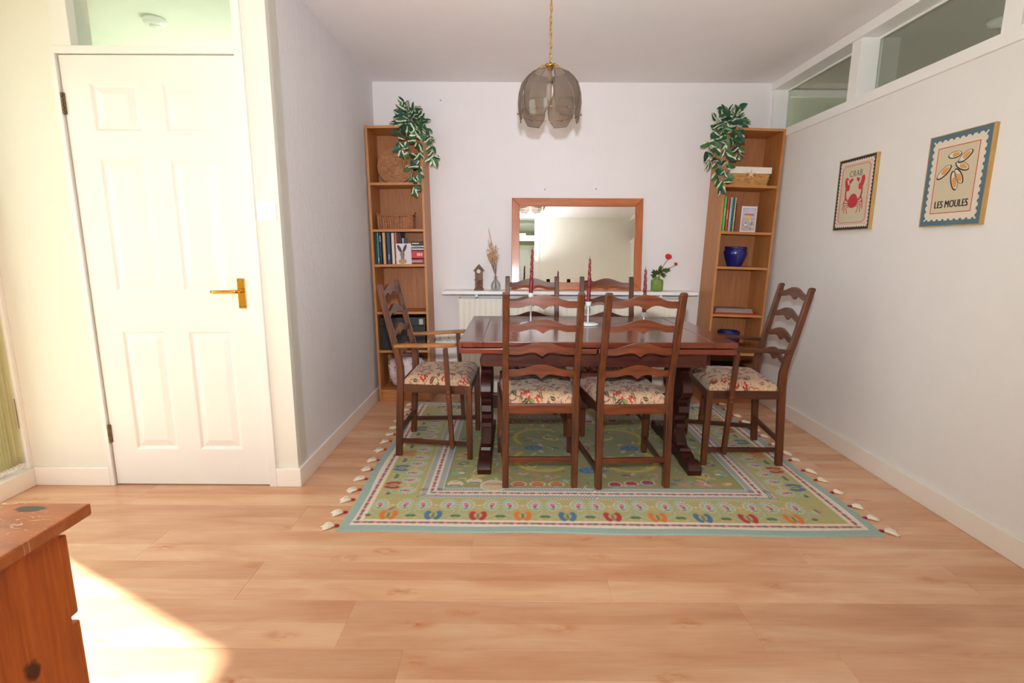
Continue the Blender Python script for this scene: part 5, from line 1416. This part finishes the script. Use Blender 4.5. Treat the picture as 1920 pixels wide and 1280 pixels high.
def plant(label, x, z, vines, seed, core, bc):
    r = random.Random(seed)
    t = thing('trailing_plant', label, 'plant', (x, 3.945, z), 0, 'variegated trailing plants on the bookcases')
    obj('plant_pot', lathe(bm_new(), [(0, 0), (.034, 0), (.045, .062), (.048, .066), (.044, .070), (.040, .060), (0, .055)], 24), potm, t, True)
    def leaf(p, d, k=None, size=1):
        o = mesh_obj('leaf', r.choice(LEAVES), t); d = Vector(d).normalized(); o.location = p
        q = d.to_track_quat('Y', 'Z'); o.rotation_mode = 'QUATERNION'
        # roll so the blade faces roughly outwards into the room
        best = None
        for roll in [i*.5 for i in range(12)]:
            qq = q @ Euler((0, roll, 0)).to_quaternion(); nrm = qq @ Vector((0, 0, 1)); s_ = nrm.dot(Vector((r.uniform(-.9, .9), -1, r.uniform(-.5, 1.0))))
            if best is None or s_ > best[0]: best = (s_, qq)
        o.rotation_quaternion = best[1]; s_ = size*r.uniform(.85, 1.2); o.scale = (s_, s_, s_)
    vb = bm_new()
    for pts in vines:
        P = [Vector((a-x, b_-3.945, c-z)) for a, b_, c in pts]
        S = []
        for i in range(len(P)-1):
            for q in range(6): S.append(P[i].lerp(P[i+1], q/6)+Vector((r.uniform(-.003, .003), r.uniform(-.003, .003), 0)))
        S.append(P[-1]); tube(vb, S, .0014, 4)
        L = sum((S[i+1]-S[i]).length for i in range(len(S)-1)); nl = int(L/.031); 
        for k in range(nl):
            f = (k+.5)/nl*(len(S)-1); i = int(f); p = S[i].lerp(S[min(i+1, len(S)-1)], f-i); d = (S[min(i+1, len(S)-1)]-S[i]).normalized()
            for s in ((-1, 1) if k % 2 else (r.choice((-1, 1)),)):
                leaf(p, d*r.uniform(.1, .9)+Vector((s*r.uniform(.2, 1.4), -r.uniform(.1, .9), r.uniform(-.9, .4))))
        for s in (-.4, .4): leaf(S[-1], Vector((s, -.2, -1)), size=.85)
    obj('vines', vb, vine_m, t, True)
    for k in range(core[0]):
        a = r.uniform(0, 2*PI); rr = math.sqrt(r.uniform(0, 1)); cx, cz_, ax, az = core[1:]
        p = Vector((cx-x+ax*rr*math.cos(a), -.075*math.sqrt(1-rr*rr*.9)-r.uniform(0, .03), cz_-z+az*rr*math.sin(a)))
        leaf(p, Vector((math.cos(a)*.8+r.uniform(-.5, .5), -r.uniform(.2, .9), math.sin(a)*.8+r.uniform(-.7, .3))))
ZT = 2.0225
plant('variegated trailing plant on top of the left bookcase', -.745, ZT, [
    [(-.745, 3.93, 2.09), (-.76, 3.88, 2.08), (-.77, 3.845, 2.0), (-.745, 3.835, 1.86), (-.725, 3.835, 1.70), (-.715, 3.838, 1.585)],
    [(-.745, 3.93, 2.09), (-.72, 3.87, 2.08), (-.69, 3.845, 1.98), (-.67, 3.84, 1.84), (-.685, 3.84, 1.68)],
    [(-.745, 3.93, 2.09), (-.66, 3.89, 2.07), (-.61, 3.87, 1.99), (-.582, 3.87, 1.90), (-.575, 3.87, 1.80)],
    [(-.745, 3.93, 2.09), (-.79, 3.88, 2.06), (-.825, 3.85, 1.96), (-.80, 3.84, 1.85)],
    [(-.745, 3.93, 2.07), (-.765, 3.93, 2.13), (-.79, 3.91, 2.19)], [(-.745, 3.93, 2.07), (-.72, 3.93, 2.14), (-.705, 3.91, 2.15)], [(-.745, 3.93, 2.07), (-.80, 3.92, 2.12), (-.835, 3.90, 2.13)]],
    4, (50, -.735, 2.045, .085, .10), bl)
plant('variegated trailing plant on top of the right bookcase', 1.53, ZT-.020, [
    [(1.53, 3.93, 2.08), (1.49, 3.88, 2.06), (1.45, 3.855, 1.97), (1.415, 3.85, 1.87), (1.44, 3.85, 1.76), (1.455, 3.85, 1.66)],
    [(1.53, 3.93, 2.08), (1.50, 3.87, 2.03), (1.485, 3.845, 1.90), (1.50, 3.838, 1.74), (1.475, 3.838, 1.60)],
    [(1.53, 3.93, 2.08), (1.45, 3.88, 2.05), (1.395, 3.86, 1.97), (1.37, 3.86, 1.86), (1.39, 3.86, 1.78)],
    [(1.53, 3.93, 2.08), (1.56, 3.87, 2.04), (1.58, 3.845, 1.93), (1.575, 3.838, 1.83)],
    [(1.53, 3.93, 2.07), (1.50, 3.93, 2.12), (1.475, 3.91, 2.17)], [(1.53, 3.93, 2.07), (1.56, 3.93, 2.13), (1.59, 3.91, 2.17)], [(1.53, 3.93, 2.07), (1.60, 3.92, 2.11), (1.615, 3.90, 2.10)]],
    8, (50, 1.515, 2.035, .10, .095), br)
